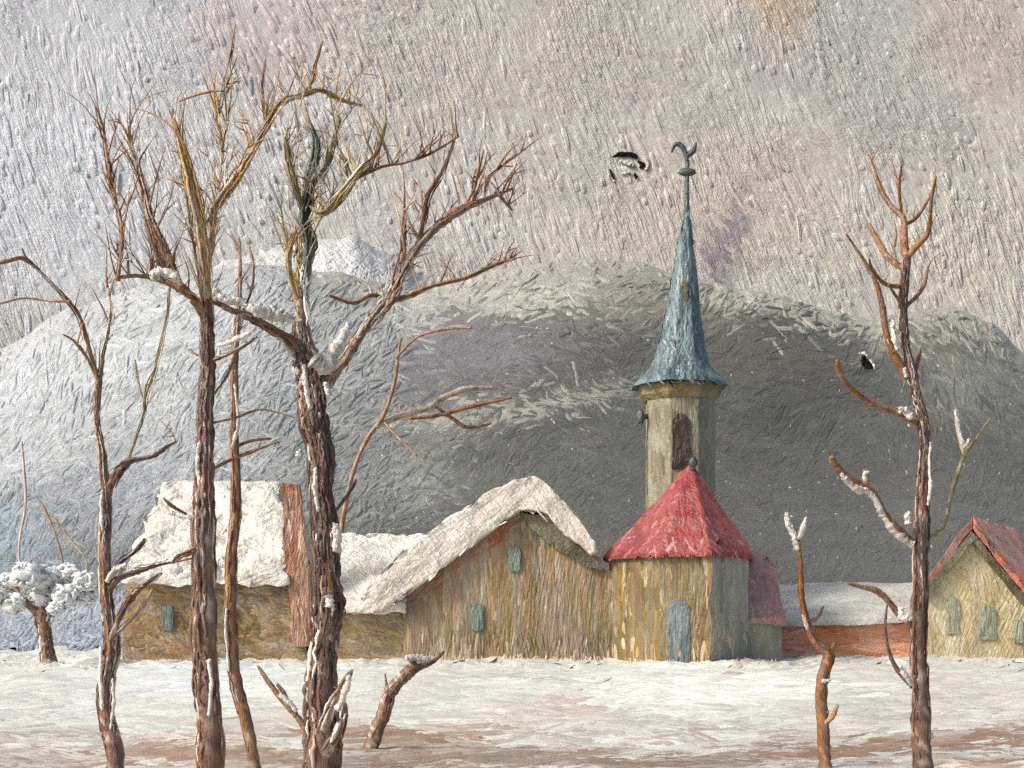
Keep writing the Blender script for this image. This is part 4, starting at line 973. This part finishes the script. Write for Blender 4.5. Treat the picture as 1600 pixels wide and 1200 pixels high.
t.limb('branch', [(1358, 766, 10), (1352, 752, 9), (1354, 738, 8), (1348, 736, 5)], B['sienna'], .1, d0=-.2)
t.limb('branch', [(1438, 842, 8), (1462, 834, 8), (1476, 816, 7), (1484, 782, 6), (1496, 742, 7), (1508, 708, 7), (1526, 684, 5), (1548, 652, 3)], B['olive'], .5, strands=4)
t.limb('branch', [(1508, 716, 6), (1500, 690, 6), (1494, 660, 5), (1494, 640, 3)], B['pale'], .2, d0=.35)
t.limb('branch', [(1432, 984, 11), (1406, 964, 10), (1388, 940, 9), (1372, 924, 11), (1348, 918, 8), (1324, 912, 4)], B['brown'], -.3, strands=5)
t.limb('branch', [(1424, 1074, 6), (1402, 1046, 7), (1388, 1012, 6), (1383, 980, 5), (1386, 945, 3)], B['violet'], -.2, strands=3)
t.snow([(1428, 852, 14), (1406, 838, 15), (1388, 818, 11), (1372, 790, 10), (1356, 768, 11), (1340, 766, 12), (1322, 752, 10), (1314, 740, 6)], -.35, -.12, lump=.85)
t.snow([(1352, 752, 6), (1350, 742, 7), (1358, 738, 5)], 0, -.35); t.snow([(1420, 818, 12), (1416, 802, 10)], 0, -.2)
t.snow([(1424, 654, 10), (1414, 642, 12), (1404, 638, 6)], 0, -.2); t.snow([(1424, 1072, 5), (1416, 1056, 9), (1406, 1040, 5)], -.1, -.2)
t.snow([(1424, 966, 9), (1410, 962, 12), (1408, 948, 8)], 0, -.25); t.snow([(1450, 790, 4), (1453, 760, 6), (1452, 720, 4), (1454, 690, 3)], 0, -.05)
t.snow([(1492, 640, 8), (1498, 668, 9), (1506, 698, 9), (1514, 686, 6)], 0, .2, lump=.8); t.snow([(1402, 548, 5), (1396, 520, 7), (1394, 500, 5)], 0, -.2); t.snow([(1416, 590, 6), (1412, 575, 6)], 0, -.2)
t.twigs(10, B['sienna'], (1340, 240, 1470, 480), 15, 40, (50, 130), (1.5, 2.5))

t.finish()
t = Tree('forked_sapling', 'thin bent sapling with a white snowy fork before the terracotta barn', 15.4, 1290, 9, 'sapling')
g = yg(15.4)+4
t.limb('trunk', [(1292, g, 22), (1288, 1170, 20), (1283, 1120, 19), (1284, 1070, 19), (1294, 1024, 17), (1280, 1010, 13), (1268, 992, 12), (1260, 968, 11), (1252, 932, 9), (1250, 890, 8), (1247, 850, 7), (1244, 826, 5)], B['sienna'], 0, strands=10)
t.limb('branch', [(1290, 1030, 9), (1298, 1018, 9), (1304, 1004, 4)], B['sienna'], .1)
t.limb('branch', [(1262, 974, 7), (1276, 966, 8), (1286, 948, 4)], B['brown'], .2)
t.limb('branch', [(1286, 1132, 8), (1298, 1122, 9), (1308, 1102, 5)], B['ochre'], -.2)
t.snow([(1246, 860, 9), (1242, 840, 10), (1232, 822, 10), (1228, 800, 6)], 0, -.06); t.snow([(1246, 842, 8), (1254, 826, 8), (1260, 808, 5)], 0, -.06)
t.snow([(1284, 1064, 7), (1298, 1062, 5)], 0, -.12); t.snow([(1254, 960, 4), (1262, 984, 5)], 0, -.08)

# snowy bush on the left
t.finish()
t = Tree('snowy_bush', 'round bush loaded with snow on a short brown stem at the left edge', 46.5, 72, 10, 'bush')
t.limb('trunk', [(78, yg(46.5)+3, 32), (74, 1020, 24), (70, 985, 20), (66, 955, 18)], B['umber'], 0, strands=8)
for px0, py0 in ((20, 915), (60, 905), (110, 915), (140, 925)):
    t.limb('branch', [(68, 965, 14), ((68+px0)/2, 945, 10), (px0, py0, 5)], B['brown'], random.uniform(-1, 1), strands=2)
cm = MB(); rr = random.Random(5)
heads = [(-24, 918, 22), (-40, 944, 18), (14, 912, 20), (44, 898, 24), (78, 902, 24), (108, 896, 18), (134, 908, 18), (152, 924, 13), (24, 944, 20), (64, 934, 20), (104, 930, 20), (136, 936, 13), (-6, 934, 20), (88, 950, 12)]
for hx, hy, hr in heads:
    blob(cm, at(hx, hy, 46.5+((hx*7) % 11-5)*.08), hr*.95*46.5/F, hr*.8*46.5/F, hr*.72*46.5/F, hx, .7, 14, 10)
for k in range(330):
    hx, hy, hr = rr.choice(heads); g1 = Vector((rr.gauss(0, 1), -abs(rr.gauss(0, 1))*.8, rr.gauss(0, 1))).normalized()
    D = 46.5+((hx*7) % 11-5)*.08; c0 = at(hx, hy, D); sg = []; tn = Vector((rr.gauss(0, 1), rr.gauss(0, .4), rr.gauss(0, .6))); tn = (tn-g1*tn.dot(g1)).normalized()
    for q in range(5):
        g2 = (g1+tn*(q-2)*rr.uniform(.12, .3)).normalized()
        sg.append((c0+Vector((g2.x*hr*1.02, g2.y*hr*.85, g2.z*hr*.8))*46.5/F, (1.2, 3, 3.6, 2.6, .8)[q]*rr.uniform(.6, 1.1)*46.5/F))
    tube(cm, smooth_path(sg, 2), 6, .6, seed=k)
M['clump'] = paint('bush_snow_paint', [(178, 184, 190), (204, 207, 208), (222, 221, 217), (190, 184, 172)], unit=4*W, rot=(0, R(50), 0), rot2=(0, R(-40), 0), sc3=(1, 1, .3), bump=.7, patch=30, vary=.1)
cm.build('crown', M['clump'], t.t)
t.limb('branch', [(84, 940, 4), (100, 905, 4), (92, 850, 3), (72, 800, 4), (60, 780, 2)], B['brown'], .5)
t.limb('branch', [(130, 930, 4), (136, 880, 3), (112, 846, 4), (88, 815, 5), (66, 800, 2)], B['olive'], .8)
t.limb('branch', [(40, 930, 4), (30, 860, 3), (40, 780, 5), (34, 690, 3)], B['pale'], 1)

t.finish()
# ------------------------------------------------------------------ chipped holes
M['pit'] = paint('hollow_shade_paint', [(14, 12, 12), (26, 22, 20), (40, 34, 30)], unit=1.5, bump=.5, patch=8, spec=.1, rough=.8)  # dark colour stands for the shade inside the torn holes
M['lip'] = paint('torn_paint', [(180, 175, 169), (196, 190, 183), (206, 200, 194)], unit=4*u, sc3=(1, 1, .5), bump=.8, vary=.08)
def chip(name, label, px, py, D, darks, flakes):
    """ragged pit: dark hollow strokes with torn flakes of crust curling beside them"""
    o = thing(name, label, 'hole', at(px, py, D)); s_ = D/F
    for strokes, nm, mt, off, sq in ((darks, 'hollow_shade', M['pit'], .8, .15), (flakes, 'torn_lip', M['lip'], .6, .5)):
        for k, pts in enumerate(strokes):
            a = MB(); tube(a, [(p+wobble(p, 1.6*s_, .37/s_), r) for p, r in smooth_path([(at(x, y, D), w*.5*s_) for x, y, w in pts], 6)], 9, .55, seed=k)
            a.v = [(x, D-off*s_+(y-D)*sq, z) for x, y, z in a.v]
            a.build(nm, mt, o)
chip('torn_hole', 'ragged chipped hole in the pale sky left of the steeple', 985, 256, SKYD-1.2,
     [[(957, 246, 2), (966, 242, 6), (984, 241, 8), (996, 246, 6)], [(996, 252, 3), (1005, 257, 7), (999, 263, 4)], [(953, 264, 2), (957, 274, 4), (960, 280, 2)], [(991, 271, 2), (993, 276, 5), (994, 280, 2)]],
     [[(950, 262, 2), (951, 274, 4), (960, 284, 3)], [(968, 252, 4), (980, 255, 8), (990, 260, 6)], [(1008, 246, 3), (1013, 254, 5), (1009, 266, 4)], [(972, 272, 4), (984, 270, 4)]])
pt = Vector(hill_surf(1356, 574)); hd = pt.y-1.2
chip('torn_hole', 'small black torn hole against the dark hill beside the slim right tree', 1356, 574, hd,
     [[(1347, 556, 4), (1351, 564, 12), (1356, 574, 15), (1361, 584, 11), (1360, 590, 4)]],
     [[(1360, 562, 3), (1366, 574, 5), (1370, 582, 9), (1366, 590, 8), (1360, 594, 3)], [(1342, 552, 3), (1350, 552, 4), (1358, 560, 2)], [(1370, 588, 5), (1374, 600, 4)]])

# ------------------------------------------------------------------ light, sky, camera
sun_dir = Vector((-.76, -.41, .62)).normalized()
w = bpy.data.worlds.new('World'); sc.world = w; w.use_nodes = True
nt = w.node_tree; bg = nt.nodes['Background']
st = nt.nodes.new('ShaderNodeTexSky'); st.sky_type = 'NISHITA'; st.sun_disc = False
st.sun_elevation = math.asin(sun_dir.z); st.sun_rotation = math.atan2(sun_dir.x, sun_dir.y)
st.air_density = .9; st.dust_density = 4.0; st.ozone_density = 1.3
nt.links.new(st.outputs[0], bg.inputs[0]); bg.inputs[1].default_value = .13
sl = bpy.data.lights.new('sun', 'SUN'); sl.energy = 2.3; sl.angle = R(10); sl.color = (1, .985, .94)
so = bpy.data.objects.new('sun', sl); col.objects.link(so); so.rotation_euler = (-sun_dir).to_track_quat('-Z', 'Y').to_euler()
cam = bpy.data.cameras.new('camera'); co = bpy.data.objects.new('camera', cam); col.objects.link(co)
co.location = (0, 0, EYE); co.rotation_euler = (R(90), 0, 0)
cam.sensor_width = 36; cam.lens = 36*F/1600; cam.shift_y = (HZ-600)/1600; cam.clip_end = 5000; cam.clip_start = .1
sc.camera = co
sc.cycles.use_denoising = False; sc.cycles.use_adaptive_sampling = False; sc.cycles.max_bounces = 4; sc.cycles.sample_clamp_indirect = 3
sc.view_settings.view_transform = 'Standard'; sc.view_settings.look = 'None'; sc.view_settings.gamma = 1
sc.view_settings.exposure = 0.5
